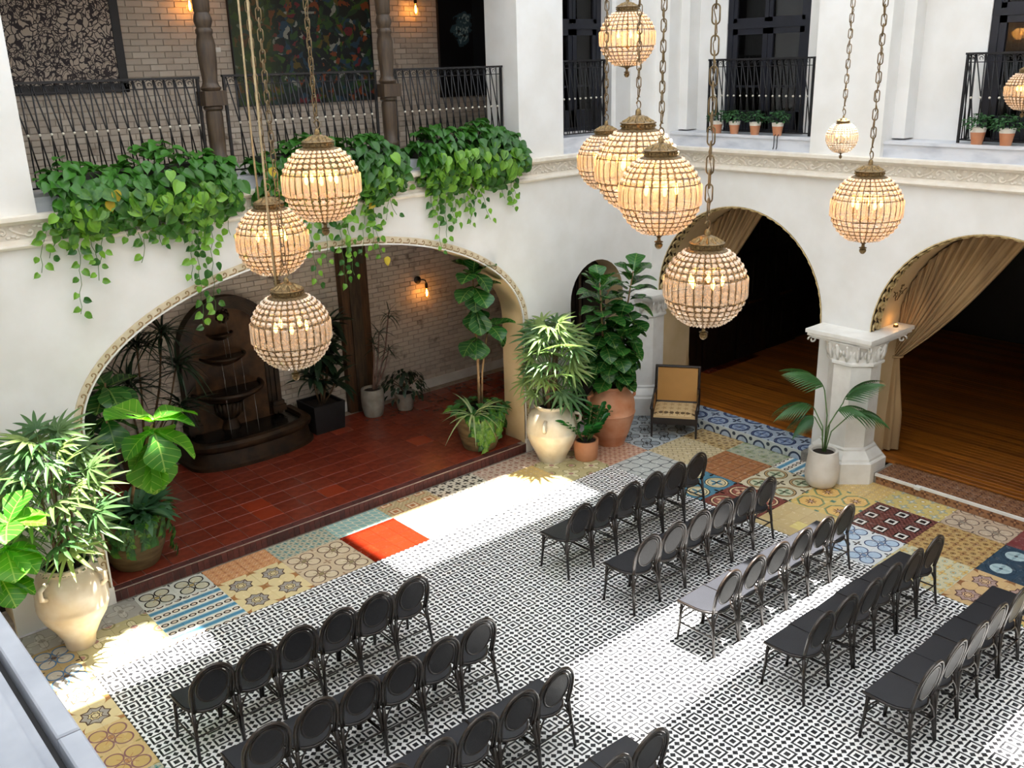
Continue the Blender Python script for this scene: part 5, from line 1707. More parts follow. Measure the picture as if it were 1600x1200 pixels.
pothos('lush trailing pothos in the left gallery planter with two yellowed leaves', 2.66, 4.60,
       [(62, 430, -0.1), (88, 405, 0.1), (140, 492, 0.12), (165, 440, 0.1), (205, 372, -0.05), (232, 412, 0.05), (262, 385, 0.06), (285, 345, 0), (310, 440, 0.05), (330, 510, 0.08), (345, 495, 0.03), (120, 380, 0), (185, 350, 0)], 330, yellow=((178, 298), (168, 314)))
pothos('lush trailing pothos in the middle gallery planter, partly behind the globe lamps', 4.80, 6.78,
       [(395, 400, 0), (430, 380, 0.05), (505, 445, 0.05), (520, 418, 0.03), (545, 445, -0.05), (560, 432, 0), (575, 400, 0.04), (590, 385, 0), (612, 345, 0.05), (470, 420, 0.1), (600, 400, -0.03)], 340, yellow=((422, 262), (602, 402)))
pothos('lush trailing pothos in the right gallery planter next to the white pier', 6.98, 8.76,
       [(690, 340, 0.05), (698, 395, 0.03), (722, 350, 0.05), (745, 352, 0.1), (770, 345, -0.08), (812, 312, -0.05), (660, 290, 0.03), (708, 372, 0.05), (735, 330, 0)], 360)

# ---- fiddle leaf figs
ME_fid = [geo_mesh('leaf', g, L_fid) for g in G_fid]
ME_fidb = [geo_mesh('leaf', g, L_fidb) for g in G_fid]
def fig(parent, root, stems, sets, mats):
    for pts, r in stems:
        MB().tube([Vector(p) - Vector(root) for p in pts], r, 7).build('stem', M_trunk, parent, True)
    for p, d, nrm, s in sets:
        add_leaf(parent, random.choice(mats), p, d, nrm, s, root)
# tall two headed fig in the terracotta urn
ct = Vector((9.90, 9.27, 0))
t_ = thing('fiddle_leaf_fig', 'tall two headed fiddle leaf fig growing from the terracotta urn', 'plant', (ct.x, ct.y, 0.90))
lv = []; stm = []
for hx, hy, top, low, nl in ((9.48, 9.1, 2.72, 1.15, 60), (10.17, 9.1, 2.78, 1.3, 52), (9.80, 9.0, 1.9, 1.05, 30)):
    base = Vector((ct.x + (hx - ct.x) * 0.25, ct.y, 0.88))
    tip = Vector((hx, hy, top - 0.15))
    pts = [base, base.lerp(tip, 0.45) + Vector((0.0, 0, 0)), tip]
    stm.append((pts, [0.022, 0.016, 0.01]))
    for i in range(nl):
        s = i / (nl - 1)
        z = low + (top - 0.12 - low) * s
        f = (z - 0.88) / (tip.z - 0.88)
        c = base.lerp(tip, f)
        a = i * 2.4 + U(-0.3, 0.3)
        el = -0.35 + 1.35 * s ** 2.2
        out = Vector((math.cos(a), math.sin(a), 0))
        d = Vector((out.x * math.cos(el), out.y * math.cos(el), math.sin(el)))
        nrm = Vector((-out.x * math.sin(el), -out.y * math.sin(el), math.cos(el)))
        lv.append((c + out * 0.04, d, nrm, U(0.32, 0.44) * (1 - 0.2 * s)))
fig(t_, t_.location, stm, lv, ME_fid)
# fig in the right jamb planter
t_ = thing('fiddle_leaf_fig', 'lanky fiddle leaf fig with twin bare stems in the right jamb planter', 'plant', (8.16, 10.28, ST + 0.54))
B = Vector(t_.location)
stm = [([B + Vector((0.02, 0, 0)), (8.16, 10.25, 1.35), (8.1, 10.2, 2.2), (8.02, 10.12, 2.85)], [0.024, 0.02, 0.016, 0.01]), ([B + Vector((0.08, 0.02, 0)), (8.24, 10.26, 1.3), (8.3, 10.18, 1.9)], [0.018, 0.016, 0.01])]
lv = []
def clus(c, dirs, s0, s1):
    for ax, el, s in dirs:
        d = Vector((math.cos(ax) * math.cos(el), math.sin(ax) * math.cos(el), math.sin(el)))
        nrm = Vector((-math.cos(ax) * math.sin(el), -math.sin(ax) * math.sin(el), math.cos(el)))
        lv.append((Vector(c), d, nrm, s))
clus((8.02, 10.1, 2.80), [(0.3, 0.9, 0.34), (2.2, 1.0, 0.36), (4.2, 1.0, 0.34), (5.5, 0.5, 0.36), (3.6, 0.3, 0.36), (0.9, 0.25, 0.34), (4.9, -0.2, 0.36)], 0, 0)
clus((8.03, 10.1, 2.60), [(3.4, 0.1, 0.38), (5.9, 0.2, 0.4), (4.6, -0.5, 0.4), (3.0, -0.3, 0.34), (4.1, -0.9, 0.36)], 0, 0)
clus((8.06, 10.14, 2.3), [(4.4, -0.9, 0.42), (5.4, -1.0, 0.42), (3.3, -0.9, 0.36), (0.2, -0.4, 0.3)], 0, 0)
clus((8.3, 10.15, 1.98), [(5.7, 0.25, 0.4), (0.0, 0.2, 0.38), (4.6, 0.1, 0.36), (5.2, -0.5, 0.36), (5.9, -0.9, 0.4), (0.5, 0.5, 0.34)], 0, 0)
clus((8.08, 10.15, 1.85), [(3.3, -0.1, 0.36), (3.9, -0.6, 0.34), (2.9, -0.7, 0.3), (4.5, -0.8, 0.32)], 0, 0)
fig(t_, t_.location, stm, lv, ME_fid)
# bright fig in the left jamb planter
t_ = thing('fiddle_leaf_fig', 'sunlit bright green fiddle leaf fig rising from the left jamb planter', 'plant', (3.07, 10.35, ST + 0.58))
B = Vector(t_.location)
stm = [([B, (3.1, 10.1, 1.2), (3.18, 9.65, 1.85), (3.2, 9.5, 2.06)], [0.022, 0.018, 0.014, 0.01]), ([B + Vector((-0.1, 0.05, 0)), (2.95, 10.4, 1.4), (3.1, 10.5, 2.3)], [0.018, 0.016, 0.01])]
lv = []
clus((3.20, 9.48, 2.10), [(3.5, 0.5, 0.58), (0.2, 0.35, 0.52), (2.3, 0.5, 0.46), (5.9, 0.25, 0.42)], 0, 0)
clus((3.20, 9.48, 1.99), [(3.3, -0.05, 0.42), (5.8, -0.45, 0.52), (4.6, -0.75, 0.46), (1.0, 0.0, 0.4)], 0, 0)
clus((3.14, 9.52, 1.84), [(4.0, -1.0, 0.52), (5.0, -1.05, 0.56), (5.6, -1.1, 0.54), (3.0, -0.7, 0.36)], 0, 0)
fig(t_, t_.location, stm, lv, ME_fidb)
lv = []
clus((3.1, 10.5, 2.25), [(0.2, 0.2, 0.4), (4.7, 0.0, 0.42), (2.9, 0.0, 0.4), (5.6, -0.3, 0.4), (4.0, -0.4, 0.4), (1.5, 0.5, 0.36)], 0, 0)
clus((3.05, 10.5, 1.9), [(3.3, -0.3, 0.4), (0.0, -0.5, 0.4), (4.6, -0.6, 0.42)], 0, 0)
fig(t_, t_.location, [], lv, ME_fid)
# fig at the left frame edge
t_ = thing('fiddle_leaf_fig', 'bright fiddle leaf fig cut off at the left edge of the view', 'plant', (1.05, 8.7, 0.58))
stm = [([(1.05, 8.7, 0.58), (1.2, 8.75, 1.2), (1.52, 8.7, 1.75)], [0.022, 0.018, 0.01])]
lv = []
clus((1.56, 8.72, 1.78), [(0.6, 0.9, 0.36), (0.1, 0.35, 0.36), (2.6, 0.8, 0.34), (4.4, 0.4, 0.34), (5.6, 0.1, 0.34), (3.6, 0.3, 0.34)], 0, 0)
clus((1.5, 8.72, 1.55), [(0.0, -0.15, 0.38), (5.4, -0.4, 0.36), (4.6, -0.5, 0.36), (0.8, -0.2, 0.34), (3.4, -0.2, 0.34)], 0, 0)
clus((1.4, 8.72, 1.32), [(5.9, -0.6, 0.36), (4.9, -0.7, 0.34), (0.3, -0.5, 0.34), (3.9, -0.5, 0.3)], 0, 0)
fig(t_, t_.location, stm, lv, ME_fidb)

# ---- lady palms: each fan a part
def fan_mesh(nb, spread, Lg, w, droop):
    m = MB()
    g = leaf_geo(1, w, sh_blade, 6, 0.3, droop, 0, 1)
    for i in range(nb):
        a = -spread + 2 * spread * i / (nb - 1)
        s = Lg * (1 - 0.25 * abs(a) / spread)
        d = Vector((math.sin(a), math.cos(a), -0.05))
        m.put(g[0], g[1], frame((0, 0, 0), d, (0, 0, 1), s))
    return m.mesh('fan_leaf', L_rha, True)
FAN = [fan_mesh(9, 1.9, 0.31, 0.14, 0.2), fan_mesh(8, 1.7, 0.29, 0.15, 0.3), fan_mesh(10, 2.1, 0.33, 0.13, 0.15)]
def rhapis(label, c, z0, zlo, ztop, rx, n, seed):
    rng = random.Random(seed)
    t = thing('lady_palm', label, 'plant', (c[0], c[1], z0), 'potted lady palms')
    root = Vector((c[0], c[1], z0))
    for k in range(11):
        a = rng.uniform(0, 6.28); r0 = rng.uniform(0.02, 0.15)
        b0 = Vector((r0 * math.cos(a), r0 * math.sin(a), 0))
        hgt = rng.uniform(0.5, ztop - z0 - 0.25)
        MB().tube([b0, b0 * 1.3 + Vector((0, 0, hgt * 0.5)), b0 * 2.2 + Vector((rng.uniform(-0.05, 0.05), 0, hgt))], [0.016, 0.013, 0.008], 6).build('cane', M_stem, t, True)
    for i in range(n):
        z = zlo + (ztop - zlo) * ((i + 0.5) / n) ** 0.85
        a = i * 2.399 + rng.uniform(-0.4, 0.4)
        q = (z - zlo) / (ztop - zlo)
        rr = rx * (0.55 + 0.55 * math.sin(PI * min(1, 0.18 + q * 0.8))) * rng.uniform(0.55, 1.0)
        if q > 0.85: rr *= 0.6
        out = Vector((math.cos(a), math.sin(a), 0))
        p = Vector((c[0], c[1], z)) + out * rr * 0.75
        el = rng.uniform(-0.5, 0.5) + 0.7 * (q - 0.5)
        d = Vector((out.x * math.cos(el), out.y * math.cos(el), math.sin(el)))
        nrm = Vector((-out.x * math.sin(el), -out.y * math.sin(el), math.cos(el))) + Vector((rng.uniform(-0.3, 0.3) - 0.35, -0.55, 0.2))
        o = link('fan_leaf', FAN[i % 3], t)
        o.matrix_local = frame(p - root, d, nrm, rng.uniform(0.95, 1.3))
        st0 = Vector((c[0] + out.x * 0.1, c[1] + out.y * 0.1, z - 0.22)) - root
        MB().tube([st0, (st0 + p - root) * 0.5 + Vector((0, 0, 0.05)), p - root], 0.005, 4, cap=False).build('petiole', M_gstem, t, True)
rhapis('sunlit lady palm with pale slender fans in the lower left cream urn', (2.08, 9.28), 0.90, 1.12, 2.35, 0.56, 62, 5)
rhapis('sunlit lady palm in the white glazed urn beside the big arch', (8.83, 9.42), 0.79, 0.95, 2.10, 0.52, 58, 9)

# ---- kentia palm
def pinnate(n, Lg, ll, arch_, name):
    m = MB()
    pts = []
    for i in range(n + 1):
        s = i / n
        pts.append(Vector((0, Lg * s * (1 - 0.15 * s), Lg * arch_ * (s * 0.6 - s * s))))
    m.tube(pts, [0.007 * (1 - 0.75 * i / n) for i in range(n + 1)], 4)
    g = leaf_geo(1, 0.095, sh_blade, 5, 0.3, 0.6, 0, 1)
    for i in range(2, n + 1):
        s = i / n
        for sd in (-1, 1):
            k = ll * (0.55 + 0.6 * math.sin(PI * min(1, s * 0.85 + 0.1)))
            d = Vector((sd * 1.0, 0.55 + 0.8 * s, -0.25))
            m.put(g[0], g[1], frame(pts[i], d, (0, -0.2, 1), k))
    return m.mesh(name, L_ken, True)
KEN = [pinnate(17, 0.50, 0.34, 0.7, 'frond'), pinnate(16, 0.42, 0.30, 1.1, 'frond')]
t_ = thing('kentia_palm', 'slender kentia palm with arching fronds in the white tapered pot', 'plant', (10.80, 6.22, 0.47))
B = Vector(t_.location)
for (dx, dy, h, az, el, k, s) in ((0.03, 0.0, 0.88, 2.35, 0.85, 0, 1.0), (-0.05, 0.08, 0.62, 2.4, 0.3, 1, 1.0), (0.07, -0.1, 0.72, -0.9, 1.0, 0, 0.9), (0.10, -0.16, 0.52, -0.75, 0.3, 1, 1.0), (-0.06, 0.08, 0.52, 2.9, 0.1, 1, 0.85), (0.02, -0.05, 0.6, -1.4, 0.6, 1, 0.8)):
    tip = Vector((dx + 0.07 * math.cos(az), dy + 0.07 * math.sin(az), h))
    MB().tube([(dx * 0.1, dy * 0.1, 0), Vector((dx * 0.4, dy * 0.4, h * 0.6)), tip], 0.008, 5).build('petiole', M_gstem, t_, True)
    d = Vector((math.cos(az) * math.cos(el), math.sin(az) * math.cos(el), math.sin(el)))
    nrm = Vector((-math.cos(az) * math.sin(el), -math.sin(az) * math.sin(el), math.cos(el)))
    o = link('frond', KEN[k], t_); o.matrix_local = frame(tip, d, nrm, s)

# ---- zz plant
t_ = thing('zz_plant', 'glossy zz plant with upright stems in the small terracotta pot', 'plant', (9.20, 9.10, 0.28))
zl = geo_mesh('leaf', G_oval[0], L_zz)
for k in range(11):
    a = k * 2.4; el = U(0.75, 1.3); Lg = U(0.46, 0.70)
    d = Vector((math.cos(a) * math.cos(el), math.sin(a) * math.cos(el), math.sin(el)))
    b0 = Vector((0.06 * math.cos(a), 0.06 * math.sin(a), 0))
    pts = [b0, b0 + d * Lg * 0.55 + Vector((0, 0, 0.02)), b0 + d * Lg - Vector((0, 0, 0.05))]
    MB().tube(pts, [0.012, 0.008, 0.004], 5).build('stem', M_gstem, t_, True)
    sd = Vector((0, 0, 1)).cross(d).normalized()
    for i in range(10):
        s = 0.35 + 0.65 * i / 9
        p = b0 + d * Lg * s - Vector((0, 0, 0.05 * s * s))
        g = 1 if i % 2 else -1
        o = link('leaf', zl, t_); o.matrix_local = frame(p, sd * g + d * 0.6, Vector((0, -0.3, 1)), U(0.12, 0.17))

# ---- ivy and strap leaves round the jamb planters
ME_ivy = [geo_mesh('leaf', G_ivy[0], L_ivy), geo_mesh('leaf', G_ivy[0], L_ivyd)]
ME_lance = [geo_mesh('leaf', g, L_agl) for g in G_lance]
ME_strap = [geo_mesh('leaf', g, L_spid) for g in G_blade]
def ivy(label, c, r, z, vines, tuft, seed, lance=False):
    rng = random.Random(seed)
    root = Vector((c[0], c[1], z))
    t = thing('ivy_underplanting', label, 'plant', root, 'ivy in the jamb planters')
    stems = MB(); nleaf = 0
    inner = MB()
    for k in range(200):
        a = rng.uniform(0, 2 * PI); q = math.sqrt(rng.random()) * (r + 0.06)
        p = Vector((q * math.cos(a), q * math.sin(a), 0.06 + rng.uniform(0, 0.16) * (1.2 - q / r)))
        if k < 130:
            o = link('leaf', ME_ivy[k % 3 != 0], t); o.matrix_local = frame(p, (math.cos(a), math.sin(a), -0.2), (rng.uniform(-.4, .4), rng.uniform(-.5, .3), 1), rng.uniform(0.09, 0.15))
        else:
            inner.put(*G_ivy[0], frame(p, (math.cos(a), math.sin(a), 0.2), (rng.uniform(-.6, .6), rng.uniform(-.6, .3), 1), rng.uniform(0.07, 0.11)))
    for a, Lg, yl in vines:
        n = int(Lg / 0.04)
        pts = []
        for i in range(n + 1):
            s = i * 0.04
            pts.append(Vector(((r + 0.03 + 0.03 * math.sin(i)) * math.cos(a + 0.02 * i * math.sin(a * 7)), (r + 0.03) * math.sin(a + 0.02 * i * math.sin(a * 7)), 0.08 - s)))
        stems.tube(pts, 0.003, 4)
        for i, p in enumerate(pts):
            for q in (0, 1):
                out = Vector((math.cos(a), math.sin(a), 0.2)); sd = Vector((-math.sin(a), math.cos(a), 0))
                g = 1 if (i + q) % 2 else -1
                o = link('leaf', ME_ivy[0 if rng.random() < yl else 1], t)
                o.matrix_local = frame(p + out * 0.015, sd * g * rng.uniform(0.3, 1) + Vector((0, 0, -0.7)), out, rng.uniform(0.065, 0.11))
    stems.build('vine', M_gstem, t, True)
    o = inner.build('foliage', L_ivyd, t, True); o['kind'] = 'stuff'
    for (ax, ay, n) in tuft:
        for i in range(n):
            a = rng.uniform(0, 2 * PI); el = rng.uniform(0.1, 1.2)
            me = ME_lance[i % 2] if lance else ME_strap[i % 3]
            o = link('leaf', me, t)
            o.matrix_local = frame((ax + 0.03 * math.cos(a), ay + 0.03 * math.sin(a), 0.08), (math.cos(a) * math.cos(el), math.sin(a) * math.cos(el), math.sin(el)), (-math.cos(a) * math.sin(el), -math.sin(a) * math.sin(el), math.cos(el)), rng.uniform(0.26, 0.42) if lance else rng.uniform(0.3, 0.5))
ivy('yellow green ivy and pale strap leaves spilling over the right jamb planter', (8.16, 10.28), 0.36, ST + 0.54, [(4.3, 0.5, 0.9), (4.5, 0.42, 0.9), (4.7, 0.38, 0.9), (4.9, 0.3, 0.8), (4.0, 0.5, 0.8), (5.2, 0.22, 0.8), (5.9, 0.3, 0.1), (6.1, 0.38, 0.1), (3.7, 0.3, 0.5), (4.4, 0.55, 0.9)], [(-0.28, -0.22, 26)], 3)
ivy('grey green lance leaves and dark ivy spilling over the left jamb planter', (3.07, 10.35), 0.39, ST + 0.58, [(4.2, 0.25, 0.3), (4.6, 0.3, 0.3), (5.0, 0.28, 0.3), (5.6, 0.55, 0.2), (5.8, 0.62, 0.2), (6.0, 0.5, 0.2), (3.8, 0.35, 0.4), (4.8, 0.2, 0.4), (5.3, 0.25, 0.2), (4.4, 0.38, 0.3)], [(0.0, -0.15, 34), (0.1, -0.2, 24), (0.25, 0.0, 16)], 4, True)
# short green moss round the lady palm's stems
o = MB()
for i in range(140):
    a = U(0, 6.28); q = U(0.16, 0.29)
    o.put(*G_ivy[0], frame((q * math.cos(a), q * math.sin(a), 0.02), (math.cos(a), math.sin(a), 0.5), (0, 0, 1), U(0.03, 0.06)))
o = o.build('moss', L_ivyd, urn_l, True, (0, 0, 0.90)); o['kind'] = 'stuff'

# ---- dark plants inside the loggia
ME_bl = [geo_mesh('leaf', g, L_dra) for g in G_blade]
ME_dl = [geo_mesh('leaf', g, L_dra) for g in G_lance]
def rosettes(name, label, root, heads, meshes, smin, smax, n, stem_r=0.014, stem_m=None, elr=(-0.4, 1.2)):
    t = thing(name, label, 'plant', root)
    for hx, hy, hz in heads:
        h = Vector((hx, hy, hz))
        MB().tube([(hx * 0.2, hy * 0.2, 0), (hx * 0.75, hy * 0.75, hz * 0.55), h], [stem_r * 1.3, stem_r, stem_r * 0.8], 6).build('stem', stem_m or M_stem, t, True)
        for i in range(n):
            a = i * 2.399 + U(-.2, .2); el = U(*elr)
            if h.y + root[1] + 0.4 * math.sin(a) * max(0.3, math.cos(el)) > 12.9: a = -a
            o = link('leaf', random.choice(meshes), t)
            o.matrix_local = frame(h + Vector((0, 0, U(-0.12, 0.03))), (math.cos(a) * math.cos(el), math.sin(a) * math.cos(el), math.sin(el)), (-math.cos(a) * math.sin(el), -math.sin(a) * math.sin(el), math.cos(el)), U(smin, smax))
rosettes('dracaena', 'tall dark dracaena with drooping narrow heads left of the fountain', (4.0, 12.4, ST + 0.52), [(0.1, -0.1, 1.5), (0.45, -0.1, 1.62), (0.55, -0.2, 1.15), (-0.1, -0.1, 1.0), (0.5, -0.25, 0.6)], ME_bl, 0.35, 0.6, 40)
rosettes('dracaena', 'dense dark broad leaved dracaena just inside the left of the arch', (2.85, 11.6, ST + 0.46), [(0.0, -0.1, 1.75), (0.2, -0.1, 1.35), (-0.1, 0, 1.1), (0.2, -0.15, 0.85), (0.0, -0.2, 0.5), (-0.3, -0.1, 1.5)], ME_dl, 0.4, 0.62, 22)
rosettes('dracaena', 'dark glossy dracaena in the square black planter', (6.88, 12.63, ST + 0.40), [(0.1, -0.05, 1.05), (0.2, 0, 0.7), (-0.15, -0.1, 0.5), (0.22, -0.12, 0.35), (0.0, -0.1, 0.85), (0.28, 0.02, 1.28)], ME_dl, 0.3, 0.46, 22)
rosettes('dragon_tree', 'thin dragon tree with spidery heads in the pale grey pot', (7.76, 12.52, ST + 0.42), [(0.42, 0.0, 1.22), (0.2, -0.02, 0.95), (0.35, -0.03, 0.62), (0.1, 0.0, 0.75)], [ME_bl[0], ME_bl[1]], 0.2, 0.32, 20, 0.012, mat('pinkish grey cane', '#8a6f66', 0.7, '#6f564e', 10))
t_ = thing('umbrella_plant', 'bushy dark umbrella plant in the small clay pot by the brick wall', 'plant', (8.30, 12.4, ST + 0.27))
uo = geo_mesh('leaf', leaf_geo(1, 0.42, sh_oval, 4, 0.15, 0.4, 0, 1), L_dra)
for i in range(150):
    a = U(0, 6.28); el = U(-0.25, 1.4); q = U(0.75, 1.0)
    p = Vector((0.40 * math.cos(a) * math.cos(el), 0.34 * math.sin(a) * math.cos(el), 0.08 + 0.33 * math.sin(el))) * q
    o = link('leaf', uo, t_); o.matrix_local = frame(p, (math.cos(a), math.sin(a), -0.5), (0.3 * math.cos(a), 0.3 * math.sin(a), 1), U(0.09, 0.14))
for i in range(6):
    a = i * 1.05
    MB().tube([(0, 0, 0), (0.1 * math.cos(a), 0.1 * math.sin(a), 0.15), (0.24 * math.cos(a), 0.22 * math.sin(a), 0.25)], 0.006, 5).build('stem', M_stem, t_, True)

# ---- potted herbs on the sills
hm = MB()
rng = random.Random(2)
for i in range(170):
    a = rng.uniform(0, 6.28); el = rng.uniform(-0.5, 1.45); q = rng.uniform(0.6, 1)
    p = Vector((0.155 * math.cos(a) * math.cos(el), 0.155 * math.sin(a) * math.cos(el), 0.07 + 0.10 * math.sin(el))) * q
    hm.put(*G_ivy[0], frame(p, (math.cos(a), math.sin(a), rng.uniform(-0.6, 0.5)), (rng.uniform(-.5, .5), rng.uniform(-.5, .5), 1), rng.uniform(0.035, 0.06)))
HERB = hm.mesh('foliage', L_herb, True)
lo_ = MB().lathe([(0.055, 0), (0.075, 0.12)], 18, cap=False).lathe([(0.055, 0.001), (0.001, 0.001)], 18, cap=False).mesh('pot', M_tc, 50)
M_whiteband = mat('white glazed band', '#e4e0d6', 0.4, '#d8d2c6', 10)
hi_ = MB().lathe([(0.076, 0.12), (0.083, 0.165), (0.074, 0.165), (0.066, 0.13)], 18, cap=False).mesh('glazed_band', M_whiteband, 50)
so_ = MB().lathe([(0.07, 0.15), (0.001, 0.152)], 14, cap=False).mesh('soil', M_soil)
HL = ['small banded terracotta pot of herbs, leftmost of four on the middle sill', 'small banded terracotta pot of herbs, second from left on the middle sill', 'small banded terracotta pot of herbs, third from left on the middle sill', 'small banded terracotta pot of herbs, rightmost of four on the middle sill',
      'small banded terracotta pot of herbs, left one on the far right sill', 'small banded terracotta pot of herbs, right one on the far right sill']
for i, (y, x) in enumerate(((8.82, 11.63), (8.52, 11.63), (8.17, 11.63), (7.80, 11.63), (5.08, 11.64), (4.75, 11.64))):
    t = thing('herb_pot', HL[i], 'pot', (x, y, 4.48), 'herb pots on the marble sills')
    s = 1.0 if i < 4 else 1.1
    for nm, me in (('pot', lo_), ('glazed_band', hi_), ('soil', so_)):
        o = link(nm, me, t); o.scale = (s, s, s * 1.05)
    o = link('foliage', HERB, t, (0, 0, 0.16)); o['kind'] = 'stuff'; o.rotation_euler = (0, 0, i * 1.3); o.scale = (s, s, s)
# ------------------------------------------------------------------ crystal globe chandeliers
M_brass = mat('aged gilt metal', '#8d7650', 0.42, '#5f4c30', 22, metal=0.75, bmp=0.1, bscale=60)
M_wire = mat('bronze wire', '#806c4e', 0.5, '#5a4a34', 12, metal=0.4)
M_chain = mat('bronze chain', '#8a7658', 0.4, '#6a583e', 12, metal=0.7)
def crystal(name, tint, tr_f):
    m, b = begin(name)
    nt = m.node_tree
    tr = nt.nodes.new('ShaderNodeBsdfTransparent'); tr.inputs[0].default_value = (*tint, 1)
    tl = nt.nodes.new('ShaderNodeBsdfTranslucent'); tl.inputs[0].default_value = (0.96, 0.86, 0.70, 1)
    gl = nt.nodes.new('ShaderNodeBsdfGlossy'); gl.inputs['Roughness'].default_value = 0.12; gl.inputs[0].default_value = (1, 0.97, 0.93, 1)
    df = nt.nodes.new('ShaderNodeBsdfDiffuse'); df.inputs[0].default_value = (0.85, 0.80, 0.73, 1)
    a1 = nt.nodes.new('ShaderNodeMixShader'); a1.inputs[0].default_value = 0.5
    nt.links.new(tl.outputs[0], a1.inputs[1]); nt.links.new(df.outputs[0], a1.inputs[2])
    a2 = nt.nodes.new('ShaderNodeMixShader'); a2.inputs[0].default_value = 0.28
    nt.links.new(a1.outputs[0], a2.inputs[1]); nt.links.new(gl.outputs[0], a2.inputs[2])
    a3 = nt.nodes.new('ShaderNodeMixShader'); a3.inputs[0].default_value = tr_f
    nt.links.new(a2.outputs[0], a3.inputs[1]); nt.links.new(tr.outputs[0], a3.inputs[2])
    nt.links.new(a3.outputs[0], nt.nodes['Material Output'].inputs[0])
    return m
M_cry = crystal('clear crystal bead', (1, 0.95, 0.88), 0.35)
M_prism = crystal('clear crystal prism', (1, 0.95, 0.88), 0.62)
M_flame = emit('candle bulb glow', '#ffb648', 26)
NM = 30
LATS_UP = [22, 31, 40, 49, 57]
LATS_DN = [-22, -31, -40, -49, -57, -64]
def globe_parts():
    D = {}
    m = MB()
    for k in range(NM):
        a = 2 * PI * k / NM
        pts = [(math.cos(a) * math.cos(R(l)), math.sin(a) * math.cos(R(l)), math.sin(R(l))) for l in range(-68, 67, 12)]
        m.tube(pts, 0.0115, 4, cap=False)
    for l in (-68, -60, -53, -44.5, -35.5, -26.5, -16.5, 16.5, 26.5, 35.5, 44.5, 53, 61, 65):
        pts = [(math.cos(2 * PI * k / NM) * math.cos(R(l)), math.sin(2 * PI * k / NM) * math.cos(R(l)), math.sin(R(l))) for k in range(NM)]
        m.tube(pts, 0.0115, 4, closed=True)
    D['cage'] = m.mesh('cage', M_wire, True)
    for l in LATS_UP + LATS_DN:
        m = MB()
        rr = math.cos(R(l))
        w = PI * rr / NM * 0.84
        for k in range(NM):
            a = 2 * PI * (k + 0.5) / NM
            c = Vector((rr * math.cos(a), rr * math.sin(a), math.sin(R(l))))
            n_ = c.normalized(); tx = Vector((-math.sin(a), math.cos(a), 0)); ty = n_.cross(tx)
            h = 0.062
            vs = [c + n_ * 0.045]
            for i in range(6):
                q = 2 * PI * i / 6
                vs.append(c + tx * w * math.cos(q) + ty * h * math.sin(q))
            vs.append(c - n_ * 0.045)
            m.add(vs, [(0, 1 + i, 1 + (i + 1) % 6) for i in range(6)] + [(7, 1 + (i + 1) % 6, 1 + i) for i in range(6)])
        D['row%d' % l] = m.mesh('bead_row', M_cry)
    m = MB()
    w = 0.082; h = 0.255
    vs = [(-w, 0.0, -h), (w, 0.0, -h), (w, 0.0, h), (-w, 0.0, h), (-w * .5, -0.035, -h * .9), (w * .5, -0.035, -h * .9), (w * .5, -0.035, h * .9), (-w * .5, -0.035, h * .9)]
    m.add(vs, [(3, 2, 1, 0), (4, 5, 6, 7), (0, 1, 5, 4), (1, 2, 6, 5), (2, 3, 7, 6), (3, 0, 4, 7)])
    D['prism'] = m.mesh('crystal_prism', M_prism)
    m = MB()
    m.lathe([(0.50, 0.86), (0.44, 0.905), (0.395, 0.915), (0.40, 0.94), (0.385, 0.95), (0.39, 1.03), (0.425, 1.045), (0.43, 1.06), (0.41, 1.075), (0.35, 1.085), (0.27, 1.11), (0.23, 1.14), (0.20, 1.19), (0.13, 1.225), (0.07, 1.235), (0.06, 1.34), (0.03, 1.37)], 28)
    for i in range(22):
        a = 2 * PI * i / 22
        m.sphere((0.395 * math.cos(a), 0.395 * math.sin(a), 0.99), 0.03, 5, 4)
    for i in range(12):
        a = 2 * PI * i / 12
        m.tube([(0.37 * math.cos(a), 0.37 * math.sin(a), 1.075), (0.27 * math.cos(a), 0.27 * math.sin(a), 1.11), (0.19 * math.cos(a), 0.19 * math.sin(a), 1.19)], [0.03, 0.04, 0.02], 4)
    D['crown'] = m.mesh('crown', M_brass, 40)
    m = MB().lathe([(0.03, -1.34), (0.06, -1.32), (0.095, -1.27), (0.10, -1.215), (0.07, -1.18), (0.11, -1.165), (0.11, -1.15), (0.05, -1.13), (0.04, -1.06), (0.10, -1.0), (0.25, -0.965), (0.36, -0.93), (0.37, -0.915)], 20)
    D['finial'] = m.mesh('finial', M_brass, 40)
    m = MB()
    m.tube([(0, 0, 0.9), (0, 0, -0.35)], 0.03, 6)
    for i in range(5):
        a = 2 * PI * i / 5 + 0.3
        c, s = math.cos(a), math.sin(a)
        m.tube([(0, 0, -0.25), (0.2 * c, 0.2 * s, -0.38), (0.38 * c, 0.38 * s, -0.28), (0.4 * c, 0.4 * s, -0.2)], 0.022, 5)
        m.tube([(0.4 * c, 0.4 * s, -0.2), (0.4 * c, 0.4 * s, 0.0)], 0.04, 6)
    D['arms'] = m.mesh('candle_arms', M_brass, True)
    D['bulb'] = MB().lathe([(0.02, 0), (0.052, 0.07), (0.05, 0.12), (0.02, 0.22), (0.004, 0.28)], 8).mesh('candle_bulb', M_flame, True)
    def stadium(L, W, r):
        pts = []
        h = L / 2 - W / 2
        for i in range(7):
            a = PI * i / 6; pts.append((W / 2 * math.cos(a), 0, h + W / 2 * math.sin(a)))
        for i in range(7):
            a = PI + PI * i / 6; pts.append((W / 2 * math.cos(a), 0, -h + W / 2 * math.sin(a)))
        return MB().tube(pts, r, 5, closed=True)
    D['link_s'] = stadium(0.088, 0.036, 0.0045).mesh('chain_link', M_chain, True)
    D['link_l'] = stadium(0.128, 0.05, 0.0058).mesh('chain_link', M_chain, True)
